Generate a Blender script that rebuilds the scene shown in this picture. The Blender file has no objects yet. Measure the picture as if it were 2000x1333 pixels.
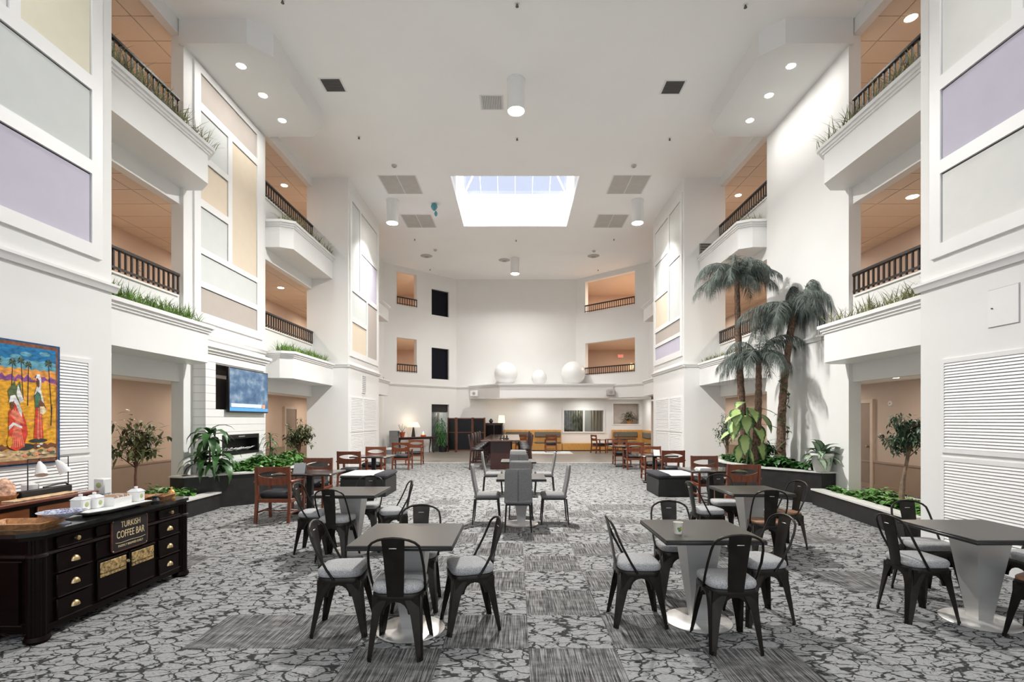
import bpy, math, random
from mathutils import Vector, Matrix, Euler
random.seed(7)
PI = math.pi
sc = bpy.context.scene
col = sc.collection

# ------------------------------------------------------------------ camera, world, light, exposure
cam_d = bpy.data.cameras.new('camera'); cam = bpy.data.objects.new('camera', cam_d); col.objects.link(cam)
cam.location = (0, 0, 1.65); cam.rotation_euler = (PI/2, 0, 0)
cam_d.sensor_width = 36; cam_d.lens = 18.0
cam_d.shift_x = -0.004; cam_d.shift_y = (820-666.5)/2000
cam_d.clip_start = 0.05; cam_d.clip_end = 200
sc.camera = cam
sc.view_settings.view_transform = 'Standard'; sc.view_settings.look = 'None'
sc.view_settings.gamma = 1.0; sc.view_settings.use_curve_mapping = False
sc.view_settings.exposure = 1.18
sc.cycles.max_bounces = 10; sc.cycles.diffuse_bounces = 8; sc.cycles.glossy_bounces = 3
sc.cycles.transmission_bounces = 6; sc.cycles.transparent_max_bounces = 8
sc.cycles.caustics_reflective = False; sc.cycles.caustics_refractive = False
sc.cycles.sample_clamp_indirect = 6

w = bpy.data.worlds.new('sky'); sc.world = w; w.use_nodes = True
bg = w.node_tree.nodes['Background']
bg.inputs[0].default_value = (0.84, 0.90, 1.0, 1); bg.inputs[1].default_value = 0.66

LAMP = (1.0, 0.985, 0.955)
WARM = (1.0, 0.86, 0.72)
def area_light(name, loc, size, power, color=LAMP, spread=PI):
    d = bpy.data.lights.new(name, 'AREA'); d.shape = 'DISK'; d.size = size; d.energy = power; d.color = color; d.spread = spread
    o = bpy.data.objects.new(name, d); o.location = loc; col.objects.link(o); return o
def point_light(name, loc, r, power, color=WARM):
    d = bpy.data.lights.new(name, 'POINT'); d.shadow_soft_size = r; d.energy = power; d.color = color
    o = bpy.data.objects.new(name, d); o.location = loc; col.objects.link(o); return o
PENDANTS = [(0.0, 11.3, 8.46, .19), (-4.23, 17.5, 8.37, .2), (4.15, 17.5, 8.37, .2), (-.05, 23.8, 8.43, .2)]
for (x, y, z, r), pw in zip(PENDANTS, (510, 52, 52, 95)):
    area_light('pendant_and_fill_glow', (x, y, z-.03), .34, pw, LAMP, PI*(.62 if abs(x) > 1 else .85))
for x, y in ((-4.2, 4.9), (4.2, 4.9), (0, -1.0), (-4.2, 11.2), (4.2, 11.2)):
    if abs(y-11.2) > .1: area_light('pendant_and_fill_glow', (x, y, 8.4), .34, 55 if x == 0 else 16, LAMP, PI*.72)  # assumed lamps above and behind the camera, unseen, added to light the room
SOFFIT_SPOTS = [(10.17, 5.46), (11.09, 5.48), (12.02, 5.49)]
for s in (-1, 1):
    for y, x in SOFFIT_SPOTS:
        area_light('soffit_glow', (s*x, y, 8.64), .16, 6)
    for fl, pw in ((2.46, 12), (5.76, 15), (8.88, 15)):
        for y in (6.4, 9.9, 13.4, 16.9, 20.4, 23.0):
            area_light('corridor_glow', (s*7.5, y, fl), .16, pw, WARM)  # assumed lamps at even spacing, added apart from the modelled downlights

# ------------------------------------------------------------------ materials
def new_mat(name):
    m = bpy.data.materials.new(name); m.use_nodes = True
    nt = m.node_tree; return m, nt, nt.nodes['Principled BSDF']
def N(nt, t, **kw):
    n = nt.nodes.new(t)
    for k, v in kw.items():
        if k in n.inputs: n.inputs[k].default_value = v
        else: setattr(n, k, v)
    return n
def ramp(nt, stops):
    r = nt.nodes.new('ShaderNodeValToRGB'); e = r.color_ramp.elements
    while len(e) < len(stops): e.new(.5)
    for i, (p, c) in enumerate(stops):
        e[i].position = p; e[i].color = (c[0], c[1], c[2], 1)
    return r
MC = {}
def mat(name, c, rough=.6, metal=0, var=.06, vs=4, bump=0, bs=80, stretch=None, spec=.5, coat=0):
    if name in MC: return MC[name]
    m, nt, b = new_mat(name)
    b.inputs['Roughness'].default_value = rough; b.inputs['Metallic'].default_value = metal
    b.inputs['Specular IOR Level'].default_value = spec; b.inputs['Coat Weight'].default_value = coat
    tc = N(nt, 'ShaderNodeTexCoord'); mp = N(nt, 'ShaderNodeMapping')
    if stretch: mp.inputs['Scale'].default_value = stretch
    nt.links.new(tc.outputs['Object'], mp.inputs[0])
    no = N(nt, 'ShaderNodeTexNoise', Scale=vs, Detail=4.0)
    nt.links.new(mp.outputs[0], no.inputs['Vector'])
    r = ramp(nt, [(.3, [x*(1-var) for x in c]), (.7, [min(1, x*(1+var)) for x in c])])
    nt.links.new(no.outputs[0], r.inputs[0]); nt.links.new(r.outputs[0], b.inputs['Base Color'])
    if bump:
        n2 = N(nt, 'ShaderNodeTexNoise', Scale=bs, Detail=3.0); nt.links.new(mp.outputs[0], n2.inputs['Vector'])
        bp = N(nt, 'ShaderNodeBump', Strength=bump, Distance=.01); nt.links.new(n2.outputs[0], bp.inputs['Height'])
        nt.links.new(bp.outputs[0], b.inputs['Normal'])
    MC[name] = m; return m
def emit(name, c, s):
    m, nt, b = new_mat(name); b.inputs['Base Color'].default_value = (*c, 1)
    b.inputs['Emission Color'].default_value = (*c, 1); b.inputs['Emission Strength'].default_value = s
    MC[name] = m; return m

WALL = mat('wall_paint', (.765, .76, .74), .7, var=.012, vs=1.2, bump=.05, bs=60)
CEIL = mat('ceiling_paint', (.93, .925, .91), .8, var=.012, vs=.8, bump=.04, bs=90)
TRIM = mat('trim_paint', (.79, .785, .77), .45, var=.01)
HALLW = mat('hall_paint', (.60, .475, .385), .7, var=.03, vs=2)
HALLB = mat('hall_upper_paint', (.55, .46, .40), .7, var=.03, vs=2)
HALLD = mat('hall_wainscot', (.36, .27, .21), .6, var=.03)
TILEC = mat('acoustic_tile', (.70, .60, .50), .9, var=.05, vs=60, bump=.1, bs=200)
GRID = mat('tile_grid', (.36, .30, .25), .6)
P_BEIGE = mat('panel_beige', (.70, .60, .47), .85, var=.02, bump=.06, bs=300)
P_CREAM = mat('panel_cream', (.72, .68, .54), .85, var=.02, bump=.06, bs=300)
P_GREY = mat('panel_grey', (.62, .64, .62), .85, var=.02, bump=.06, bs=300)
P_LAV = mat('panel_lavender', (.54, .51, .60), .85, var=.02, bump=.06, bs=300)
P_TAUPE = mat('panel_taupe', (.46, .41, .37), .85, var=.02, bump=.06, bs=300)
P_WHITE = mat('panel_white', (.73, .73, .70), .85, var=.02, bump=.06, bs=300)
GROOVE = mat('groove_dark', (.03, .03, .03), .8)
RAIL = mat('rail_metal', (.020, .013, .011), .4, var=.1)
BLACKM = mat('gunmetal', (.030, .027, .023), .33, .85, var=.25, vs=9)
TABTOP = mat('table_laminate', (.036, .031, .026), .36, var=.12, vs=3)
EDGE = mat('edge_black', (.008, .008, .008), .4)
STEEL = mat('brushed_steel', (.60, .59, .57), .38, .6, var=.03, vs=3, stretch=(1, 1, 8))
STEELB = mat('steel_base', (.72, .70, .67), .35, .6, var=.06, vs=6)
TWEED = mat('grey_tweed', (.37, .37, .37), .95, var=.45, vs=160, bump=.5, bs=220)
WOODSEAT = mat('oak_seat', (.23, .12, .065), .5, var=.25, vs=5, stretch=(9, 1, 1))
GREYFAB = mat('grey_fabric', (.20, .197, .193), .95, var=.12, vs=60, bump=.25, bs=300)
RED = mat('cherry_wood', (.150, .036, .012), .35, var=.3, vs=5, stretch=(6, 6, 1), coat=.2)
NAVY = mat('navy_leather', (.006, .007, .011), .55, var=.2)
DKTOP = mat('dark_table_top', (.025, .018, .015), .15, var=.2, coat=.3)
BLKBASE = mat('black_iron', (.01, .01, .01), .5)
LEATH = mat('black_leather', (.02, .018, .018), .38, var=.3, vs=20, bump=.1, bs=60)
MAHOG = mat('mahogany', (.036, .009, .006), .3, var=.25, vs=2, stretch=(4, 4, .6), coat=.15)
ESPR = mat('espresso_wood', (.0045, .0014, .0011), .38, var=.4, vs=6, stretch=(1, 1, 5), spec=.13)
ESPE = mat('worn_edge_wood', (.016, .008, .006), .3, var=.4, vs=20)
COUNTER = mat('black_counter', (.012, .012, .012), .12, var=.3, coat=.3)
BRASS = mat('aged_brass', (.55, .42, .22), .35, .9, var=.15, vs=20)
CARVE = mat('carved_gold', (.42, .29, .12), .45, .35, var=.75, vs=38, bump=1.0, bs=60)
SLATE = mat('slate_stone', (.014, .0135, .013), .5, var=.3, vs=7, bump=.15, bs=40)
CAP = mat('planter_cap', (.62, .61, .58), .4, var=.05)
SOIL = mat('soil', (.035, .022, .014), .95, var=.4, vs=30)
OTTO = mat('black_ottoman', (.014, .014, .014), .6, var=.2)
WHITECUSH = mat('pale_cushion', (.52, .51, .51), .6, var=.1)
FLUFF = mat('charcoal_fur', (.03, .03, .035), .95, var=.6, vs=70, bump=1, bs=90)
HONEY = mat('honey_wood', (.60, .30, .075), .4, var=.12, vs=4, stretch=(8, 8, 1))
BENCHF = mat('bench_fabric', (.15, .13, .10), .9, var=.25, vs=50)
WHITEP = mat('white_porcelain', (.80, .80, .78), .2, var=.02)
CAN = mat('white_can', (.77, .77, .76), .4, var=.01)
VENTD = mat('vent_dark', (.10, .095, .09), .6)
VENTM = mat('vent_grey', (.35, .34, .33), .6)
GRILLE = mat('return_grille', (.50, .48, .45), .7)
WICK = mat('carved_tray_wood', (.42, .20, .08), .5, var=.4, vs=30, bump=.5, bs=60)
WICKL = mat('tray_inlay', (.66, .45, .26), .5, var=.4, vs=25)
TERRA = mat('terracotta', (.45, .10, .04), .6)
BLACKWIN = mat('black_glass', (.003, .004, .010), .4, spec=.15)
SCREENF = mat('screen_cloth', (.012, .014, .018), .3, spec=.25, var=.1)
BULB = emit('bulb', (1.0, .97, .92), 14)
BULBW = emit('warm_bulb', (1.0, .85, .66), 7)
SHADE = emit('lamp_shade_lit', (1.0, .78, .45), .5)
EXITM = emit('exit_red', (1.0, .06, .04), .7)
G_DRA = mat('leaf_deep_green', (.030, .095, .022), .4, var=.6, vs=6)
G_POT = mat('leaf_bright_green', (.075, .20, .035), .4, var=.6, vs=7)
G_POTD = mat('leaf_dark_green', (.035, .12, .025), .45, var=.7, vs=7)
G_FIC = mat('leaf_olive_brown', (.115, .120, .050), .5, var=.7, vs=7)
G_FICD = mat('leaf_grey_green', (.075, .125, .075), .5, var=.5, vs=7)
G_PALM = mat('palm_grey_green', (.115, .14, .122), .8, var=.5, vs=6)
G_GRASS = mat('grass_green', (.17, .30, .06), .6, var=.6, vs=5)
G_GRASSD = mat('grass_olive', (.26, .27, .13), .7, var=.5, vs=5)
G_BAM = mat('bamboo_green', (.045, .16, .035), .5, var=.6, vs=5)
G_RED = mat('red_bract', (.30, .012, .02), .5, var=.5, vs=9)
BARK = mat('grey_bark', (.20, .14, .10), .9, var=.4, vs=14, bump=.6, bs=40)
PALMT = mat('palm_bark', (.125, .075, .05), .9, var=.6, vs=22, bump=1, bs=40)
RED_BARK = mat('red_bark', (.12, .05, .03), .8, var=.4, vs=14)

def variegated(name, mid, edge, vs=14):
    m, nt, b = new_mat(name); b.inputs['Roughness'].default_value = .45
    uv = N(nt, 'ShaderNodeUVMap'); sep = N(nt, 'ShaderNodeSeparateXYZ'); nt.links.new(uv.outputs[0], sep.inputs[0])
    a = N(nt, 'ShaderNodeMath', operation='SUBTRACT'); nt.links.new(sep.outputs[0], a.inputs[0]); a.inputs[1].default_value = .5
    ab = N(nt, 'ShaderNodeMath', operation='ABSOLUTE'); nt.links.new(a.outputs[0], ab.inputs[0])
    no = N(nt, 'ShaderNodeTexNoise', Scale=vs, Detail=3.0); tc = N(nt, 'ShaderNodeTexCoord'); nt.links.new(tc.outputs['Object'], no.inputs['Vector'])
    ad = N(nt, 'ShaderNodeMath', operation='MULTIPLY_ADD'); nt.links.new(no.outputs[0], ad.inputs[0]); ad.inputs[1].default_value = .35; nt.links.new(ab.outputs[0], ad.inputs[2])
    r = ramp(nt, [(.05, edge), (.16, mid), (.46, mid), (.56, edge)]); nt.links.new(ad.outputs[0], r.inputs[0])
    nt.links.new(r.outputs[0], b.inputs['Base Color']); return m
G_DIEF = variegated('dieffenbachia_leaf', (.36, .47, .17), (.045, .12, .035))
G_AGLA = variegated('aglaonema_leaf', (.34, .42, .30), (.07, .15, .08))

def carpet(name, striped):
    m, nt, b = new_mat(name); b.inputs['Roughness'].default_value = .95; b.inputs['Specular IOR Level'].default_value = .1
    L = nt.links.new
    g = N(nt, 'ShaderNodeNewGeometry')
    if striped:
        mp = N(nt, 'ShaderNodeMapping'); mp.inputs['Scale'].default_value = (150, 3.2, 1); L(g.outputs['Position'], mp.inputs[0])
        n1 = N(nt, 'ShaderNodeTexNoise', Scale=1.0, Detail=3.0); L(mp.outputs[0], n1.inputs['Vector'])
        mp2 = N(nt, 'ShaderNodeMapping'); mp2.inputs['Scale'].default_value = (9, 14, 1); L(g.outputs['Position'], mp2.inputs[0])
        n2 = N(nt, 'ShaderNodeTexNoise', Scale=1.0, Detail=4.0); L(mp2.outputs[0], n2.inputs['Vector'])
        ad = N(nt, 'ShaderNodeMath', operation='MULTIPLY_ADD'); L(n2.outputs[0], ad.inputs[0]); ad.inputs[1].default_value = .35; L(n1.outputs[0], ad.inputs[2])
        r = ramp(nt, [(.54, (.040, .040, .039)), (.67, (.12, .118, .115)), (.82, (.28, .276, .268))]); L(ad.outputs[0], r.inputs[0])
        L(r.outputs[0], b.inputs['Base Color'])
    else:
        mp = N(nt, 'ShaderNodeMapping'); mp.inputs['Scale'].default_value = (.72, 1.25, 1); mp.inputs['Rotation'].default_value = (0, 0, .25)
        L(g.outputs['Position'], mp.inputs[0])
        nd = N(nt, 'ShaderNodeTexNoise', Scale=7.0, Detail=3.0); L(mp.outputs[0], nd.inputs['Vector'])
        mx = N(nt, 'ShaderNodeMixRGB', blend_type='ADD'); mx.inputs[0].default_value = .16; L(mp.outputs[0], mx.inputs[1]); L(nd.outputs['Color'], mx.inputs[2])
        vo = N(nt, 'ShaderNodeTexVoronoi', feature='DISTANCE_TO_EDGE', Scale=8.0); L(mx.outputs[0], vo.inputs['Vector'])
        v2 = N(nt, 'ShaderNodeTexVoronoi', feature='DISTANCE_TO_EDGE', Scale=15.0); L(mx.outputs[0], v2.inputs['Vector'])
        nw = N(nt, 'ShaderNodeTexNoise', Scale=9.0, Detail=2.0); L(g.outputs['Position'], nw.inputs['Vector'])
        # lines of uneven thickness, many of them broken off
        t1 = N(nt, 'ShaderNodeMapRange'); t1.inputs[1].default_value = .38; t1.inputs[2].default_value = .70; t1.inputs[3].default_value = .038; t1.inputs[4].default_value = .115; L(nw.outputs[0], t1.inputs[0])
        d1 = N(nt, 'ShaderNodeMath', operation='DIVIDE'); L(vo.outputs['Distance'], d1.inputs[0]); L(t1.outputs[0], d1.inputs[1])
        t2 = N(nt, 'ShaderNodeMapRange'); t2.inputs[1].default_value = .44; t2.inputs[2].default_value = .75; t2.inputs[3].default_value = .004; t2.inputs[4].default_value = .10; L(nw.outputs[0], t2.inputs[0])
        d2 = N(nt, 'ShaderNodeMath', operation='DIVIDE'); L(v2.outputs['Distance'], d2.inputs[0]); L(t2.outputs[0], d2.inputs[1])
        mn = N(nt, 'ShaderNodeMath', operation='MINIMUM'); L(d1.outputs[0], mn.inputs[0]); L(d2.outputs[0], mn.inputs[1])
        r = ramp(nt, [(.55, (.042, .042, .042)), (1.0, (.305, .305, .30))]); L(mn.outputs[0], r.inputs[0])
        mpf = N(nt, 'ShaderNodeMapping'); mpf.inputs['Scale'].default_value = (40, 170, 1); L(g.outputs['Position'], mpf.inputs[0])
        nf = N(nt, 'ShaderNodeTexNoise', Scale=1.0, Detail=2.0); L(mpf.outputs[0], nf.inputs['Vector'])
        rf = ramp(nt, [(.3, (.66, .66, .67)), (.7, (1.18, 1.18, 1.17))]); L(nf.outputs[0], rf.inputs[0])
        mu = N(nt, 'ShaderNodeMixRGB', blend_type='MULTIPLY'); mu.inputs[0].default_value = 1; L(r.outputs[0], mu.inputs[1]); L(rf.outputs[0], mu.inputs[2])
        L(mu.outputs[0], b.inputs['Base Color'])
    return m
CARPET = carpet('carpet_crackle', False); CARPETS = carpet('carpet_striped', True)

def plank_mat():
    m, nt, b = new_mat('grey_plank_floor'); b.inputs['Roughness'].default_value = .35; L = nt.links.new
    g = N(nt, 'ShaderNodeNewGeometry'); br = N(nt, 'ShaderNodeTexBrick', Scale=1.0); br.inputs['Brick Width'].default_value = 1.2; br.inputs['Row Height'].default_value = .18
    br.inputs['Mortar Size'].default_value = .004; br.inputs['Color1'].default_value = (.27, .235, .20, 1); br.inputs['Color2'].default_value = (.17, .15, .13, 1); br.inputs['Mortar'].default_value = (.06, .05, .045, 1)
    L(g.outputs['Position'], br.inputs['Vector']); L(br.outputs[0], b.inputs['Base Color']); return m
PLANK = plank_mat()

def tinted_glass():
    m, nt, b = new_mat('skylight_glass')
    nt.nodes.remove(b); t = N(nt, 'ShaderNodeBsdfTransparent'); t.inputs[0].default_value = (.58, .60, .68, 1)
    gl = N(nt, 'ShaderNodeBsdfGlossy'); gl.inputs['Roughness'].default_value = .05
    mx = N(nt, 'ShaderNodeMixShader'); mx.inputs[0].default_value = .05
    nt.links.new(t.outputs[0], mx.inputs[1]); nt.links.new(gl.outputs[0], mx.inputs[2])
    nt.links.new(mx.outputs[0], nt.nodes['Material Output'].inputs[0]); return m
SKYGLASS = tinted_glass()
def clear_glass(name, tint, rough=.05, mixf=.12):
    m, nt, b = new_mat(name)
    nt.nodes.remove(b); t = N(nt, 'ShaderNodeBsdfTransparent'); t.inputs[0].default_value = (*tint, 1)
    gl = N(nt, 'ShaderNodeBsdfGlossy'); gl.inputs['Roughness'].default_value = rough
    mx = N(nt, 'ShaderNodeMixShader'); mx.inputs[0].default_value = mixf
    nt.links.new(t.outputs[0], mx.inputs[1]); nt.links.new(gl.outputs[0], mx.inputs[2])
    nt.links.new(mx.outputs[0], nt.nodes['Material Output'].inputs[0]); return m
PANE = clear_glass('window_pane_glass', (.75, .78, .76))
GLASSW = clear_glass('cut_glass', (.88, .90, .94), .12, .35)

def tv_mat():
    m, nt, b = new_mat('tv_picture'); L = nt.links.new
    tc = N(nt, 'ShaderNodeTexCoord'); mp = N(nt, 'ShaderNodeMapping'); mp.inputs['Scale'].default_value = (1, 2.2, 3.5); L(tc.outputs['Object'], mp.inputs[0])
    no = N(nt, 'ShaderNodeTexNoise', Scale=1.5, Detail=5.0); L(mp.outputs[0], no.inputs['Vector'])
    r = ramp(nt, [(.33, (.045, .13, .27)), (.5, (.11, .24, .42)), (.68, (.42, .54, .66))]); L(no.outputs[0], r.inputs[0])
    b.inputs['Base Color'].default_value = (.01, .01, .01, 1); b.inputs['Roughness'].default_value = .25
    L(r.outputs[0], b.inputs['Emission Color']); b.inputs['Emission Strength'].default_value = .38; return m
TVPIC = tv_mat()

# ------------------------------------------------------------------ mesh builder
class MB:
    def __init__(s): s.v = []; s.f = []; s.uv = {}; s.mi = []; s.cur = 0
    def face(s, idx, uv=None):
        s.f.append(tuple(idx)); s.mi.append(s.cur)
        if uv: s.uv[len(s.f)-1] = uv
    def add(s, vs, fs):
        b = len(s.v); s.v += [tuple(p) for p in vs]
        for f in fs: s.face([b+i for i in f])
        return s
    def box(s, x0, x1, y0, y1, z0, z1):
        if x0 > x1: x0, x1 = x1, x0
        if y0 > y1: y0, y1 = y1, y0
        if z0 > z1: z0, z1 = z1, z0
        return s.add([(x0,y0,z0),(x1,y0,z0),(x1,y1,z0),(x0,y1,z0),(x0,y0,z1),(x1,y0,z1),(x1,y1,z1),(x0,y1,z1)],
              [(3,2,1,0),(4,5,6,7),(0,1,5,4),(1,2,6,5),(2,3,7,6),(3,0,4,7)])
    def rbox(s, x0, x1, y0, y1, z0, z1, c=.01):
        if x0 > x1: x0, x1 = x1, x0
        if y0 > y1: y0, y1 = y1, y0
        if z0 > z1: z0, z1 = z1, z0
        c = min(c, (x1-x0)/2.01, (y1-y0)/2.01, (z1-z0)/2.01)
        X = (x0, x1); Y = (y0, y1); Z = (z0, z1); vs = []; id_ = {}
        for i in (0, 1):
            for j in (0, 1):
                for k in (0, 1):
                    sx = c if i == 0 else -c; sy = c if j == 0 else -c; sz = c if k == 0 else -c
                    for a, p in enumerate(((X[i], Y[j]+sy, Z[k]+sz), (X[i]+sx, Y[j], Z[k]+sz), (X[i]+sx, Y[j]+sy, Z[k]))):
                        id_[(i, j, k, a)] = len(vs); vs.append(p)
        fs = []
        cx = Vector(((x0+x1)/2, (y0+y1)/2, (z0+z1)/2))
        def q(*ks):
            ids = [id_[k] for k in ks]; p = [Vector(vs[i]) for i in ids]
            n = (p[1]-p[0]).cross(p[2]-p[0]); ce = sum(p, Vector())/len(p)
            if n.dot(ce-cx) < 0: ids.reverse()
            fs.append(ids)
        for i in (0, 1):
            q((i,0,0,0),(i,1,0,0),(i,1,1,0),(i,0,1,0)); q((0,i,0,1),(1,i,0,1),(1,i,1,1),(0,i,1,1)); q((0,0,i,2),(1,0,i,2),(1,1,i,2),(0,1,i,2))
            for j in (0, 1):
                q((i,j,0,0),(i,j,1,0),(i,j,1,1),(i,j,0,1)); q((i,0,j,0),(i,1,j,0),(i,1,j,2),(i,0,j,2)); q((0,i,j,1),(1,i,j,1),(1,i,j,2),(0,i,j,2))
                for k in (0, 1): q((i,j,k,0),(i,j,k,1),(i,j,k,2))
        return s.add(vs, fs)
    def prism(s, poly, z0, z1, axis='z', flip=False):
        n = len(poly)
        def P(a, b, c):
            return (a, b, c) if axis == 'z' else ((c, a, b) if axis == 'x' else (a, c, b))
        vs = [P(a, b, z0) for a, b in poly]+[P(a, b, z1) for a, b in poly]
        ar = sum(poly[i][0]*poly[(i+1) % n][1]-poly[(i+1) % n][0]*poly[i][1] for i in range(n))
        fw = (ar > 0) != (axis == 'y')
        fs = [list(range(n))[::-1], list(range(n, 2*n))]+[[i, (i+1) % n, n+(i+1) % n, n+i] for i in range(n)]
        if (not fw) != (z1 < z0): fs = [f[::-1] for f in fs]
        return s.add(vs, fs)
    def taper(s, p0, p1, a0, b0, a1, b1, ang=0, ex=None):
        """box of rectangle section from p0 (a0 x b0) to p1 (a1 x b1), horizontal sections"""
        vs = []
        for p, a, b in ((p0, a0, b0), (p1, a1, b1)):
            for sx, sy in ((-1,-1),(1,-1),(1,1),(-1,1)):
                x = sx*a/2; y = sy*b/2
                vs.append((p[0]+x*math.cos(ang)-y*math.sin(ang), p[1]+x*math.sin(ang)+y*math.cos(ang), p[2]))
        fs = [(3,2,1,0),(4,5,6,7),(0,1,5,4),(1,2,6,5),(2,3,7,6),(3,0,4,7)]
        if p1[2] < p0[2]: fs = [f[::-1] for f in fs]
        return s.add(vs, fs)
    def tube(s, pts, r, n=8, caps=True):
        pts = [Vector(p) for p in pts]; rr = r if isinstance(r, (list, tuple)) else [r]*len(pts)
        b = len(s.v); prev = None
        for i, p in enumerate(pts):
            d = (pts[min(i+1, len(pts)-1)]-pts[max(i-1, 0)]).normalized()
            if prev is None:
                a = Vector((0, 0, 1)) if abs(d.z) < .9 else Vector((1, 0, 0)); u = d.cross(a).normalized()
            else:
                u = (prev-d*prev.dot(d)).normalized()
            prev = u; v = d.cross(u)
            for k in range(n):
                t = 2*PI*k/n; s.v.append(tuple(p+(u*math.cos(t)+v*math.sin(t))*rr[i]))
        for i in range(len(pts)-1):
            for k in range(n):
                s.face([b+i*n+k, b+i*n+(k+1) % n, b+(i+1)*n+(k+1) % n, b+(i+1)*n+k])
        if caps:
            s.face([b+k for k in range(n)][::-1]); e = b+(len(pts)-1)*n; s.face([e+k for k in range(n)])
        return s
    def lathe(s, prof, c=(0, 0, 0), n=20, caps=True):
        b = len(s.v)
        for r, z in prof:
            for k in range(n):
                t = 2*PI*k/n; s.v.append((c[0]+r*math.cos(t), c[1]+r*math.sin(t), c[2]+z))
        for i in range(len(prof)-1):
            for k in range(n):
                s.face([b+i*n+k, b+i*n+(k+1) % n, b+(i+1)*n+(k+1) % n, b+(i+1)*n+k])
        if caps:
            s.face([b+k for k in range(n)][::-1]); e = b+(len(prof)-1)*n; s.face([e+k for k in range(n)])
        return s
    def grid(s, nx, ny, fn, flip=False):
        b = len(s.v)
        for j in range(ny+1):
            for i in range(nx+1): s.v.append(tuple(fn(i/nx, j/ny)))
        for j in range(ny):
            for i in range(nx):
                a = b+j*(nx+1)+i; q = [a, a+1, a+nx+2, a+nx+1]
                uv = [(i/nx, j/ny), ((i+1)/nx, j/ny), ((i+1)/nx, (j+1)/ny), (i/nx, (j+1)/ny)]
                if flip: q.reverse(); uv.reverse()
                s.face(q, uv)
        return s
    def leaf(s, base, yaw, pitch, L, W, droop=.6, n=3, fold=.15, cols=2, tip=.05):
        """a curved leaf blade growing from base; pitch is elevation, droop bends it down"""
        base = Vector(base); rows = []; p = base.copy(); side = Vector((-math.sin(yaw), math.cos(yaw), 0))
        b = len(s.v)
        for i in range(n+1):
            t = i/n; el = pitch-droop*t
            d = Vector((math.cos(yaw)*math.cos(el), math.sin(yaw)*math.cos(el), math.sin(el)))
            if i: p = p+d*(L/n)
            up = Vector((-math.cos(yaw)*math.sin(el), -math.sin(yaw)*math.sin(el), math.cos(el)))
            wd = W/2*max(tip, math.sin(PI*min(1, (t*.92+.08))**.8))
            if cols == 2:
                for q in (-1, 0, 1): s.v.append(tuple(p+side*wd*q+up*(fold*wd*abs(q))))
            else:
                for q in (-1, 1): s.v.append(tuple(p+side*wd*q))
        m = cols+1
        for i in range(n):
            for k in range(cols):
                a = b+i*m+k
                s.face([a, a+1, a+m+1, a+m], [(k/cols, i/n), ((k+1)/cols, i/n), ((k+1)/cols, (i+1)/n), (k/cols, (i+1)/n)])
        return s
    def build(s, name, m, parent=None, off=None, loc=None, rot=None, smooth=True, ang=40):
        me = bpy.data.meshes.new(name)
        vs = s.v if off is None else [(x-off[0], y-off[1], z-off[2]) for x, y, z in s.v]
        me.from_pydata(vs, [], s.f)
        ms = m if isinstance(m, (list, tuple)) else [m]
        for q in ms: me.materials.append(q)
        if len(ms) > 1: me.polygons.foreach_set('material_index', s.mi)
        if s.uv:
            ul = me.uv_layers.new(name='uv')
            for p in me.polygons:
                u = s.uv.get(p.index)
                if u:
                    for li, q in zip(p.loop_indices, u): ul.data[li].uv = q
        if smooth:
            me.polygons.foreach_set('use_smooth', [True]*len(me.polygons)); me.set_sharp_from_angle(angle=math.radians(ang))
        me.update()
        o = bpy.data.objects.new(name, me); col.objects.link(o)
        if parent: o.parent = parent
        if loc: o.location = loc
        if rot: o.rotation_euler = rot
        return o

def tag(o, label=None, cat=None, group=None, kind=None):
    if label: o['label'] = label
    if cat: o['category'] = cat
    if group: o['group'] = group
    if kind: o['kind'] = kind
    return o
def empty(name, loc, label, cat, rz=0, group=None):
    o = bpy.data.objects.new(name, None); o.empty_display_size = .1; col.objects.link(o)
    o.location = loc; o.rotation_euler = (0, 0, rz); return tag(o, label, cat, group)
def copy_tree(o, loc=None, rz=None, label=None, group=None, parent=None):
    c = o.copy(); col.objects.link(c)
    if parent: c.parent = parent
    if loc: c.location = loc
    if rz is not None: c.rotation_euler = (0, 0, rz)
    if label: c['label'] = label
    if group: c['group'] = group
    for ch in kids.get(o.name, ()): copy_tree(ch, parent=c)
    return c
kids = {}
def index_kids():
    kids.clear()
    for o in bpy.data.objects:
        if o.parent: kids.setdefault(o.parent.name, []).append(o)
def struct(o, label=None):
    return tag(o, label, None, None, 'structure')
def setmat(o, m):
    o.data = o.data.copy(); o.data.materials[0] = m

def holes_boxes(u0, u1, v0, v1, holes):
    us = sorted({u0, u1, *[h[0] for h in holes], *[h[1] for h in holes]}); vs = sorted({v0, v1, *[h[2] for h in holes], *[h[3] for h in holes]})
    out = []
    for i in range(len(us)-1):
        run = None
        for j in range(len(vs)-1):
            cu = (us[i]+us[i+1])/2; cv = (vs[j]+vs[j+1])/2
            if any(h[0] < cu < h[1] and h[2] < cv < h[3] for h in holes):
                if run: out.append((us[i], us[i+1], *run)); run = None
            else: run = (run[0], vs[j+1]) if run else (vs[j], vs[j+1])
        if run: out.append((us[i], us[i+1], *run))
    return out

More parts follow.
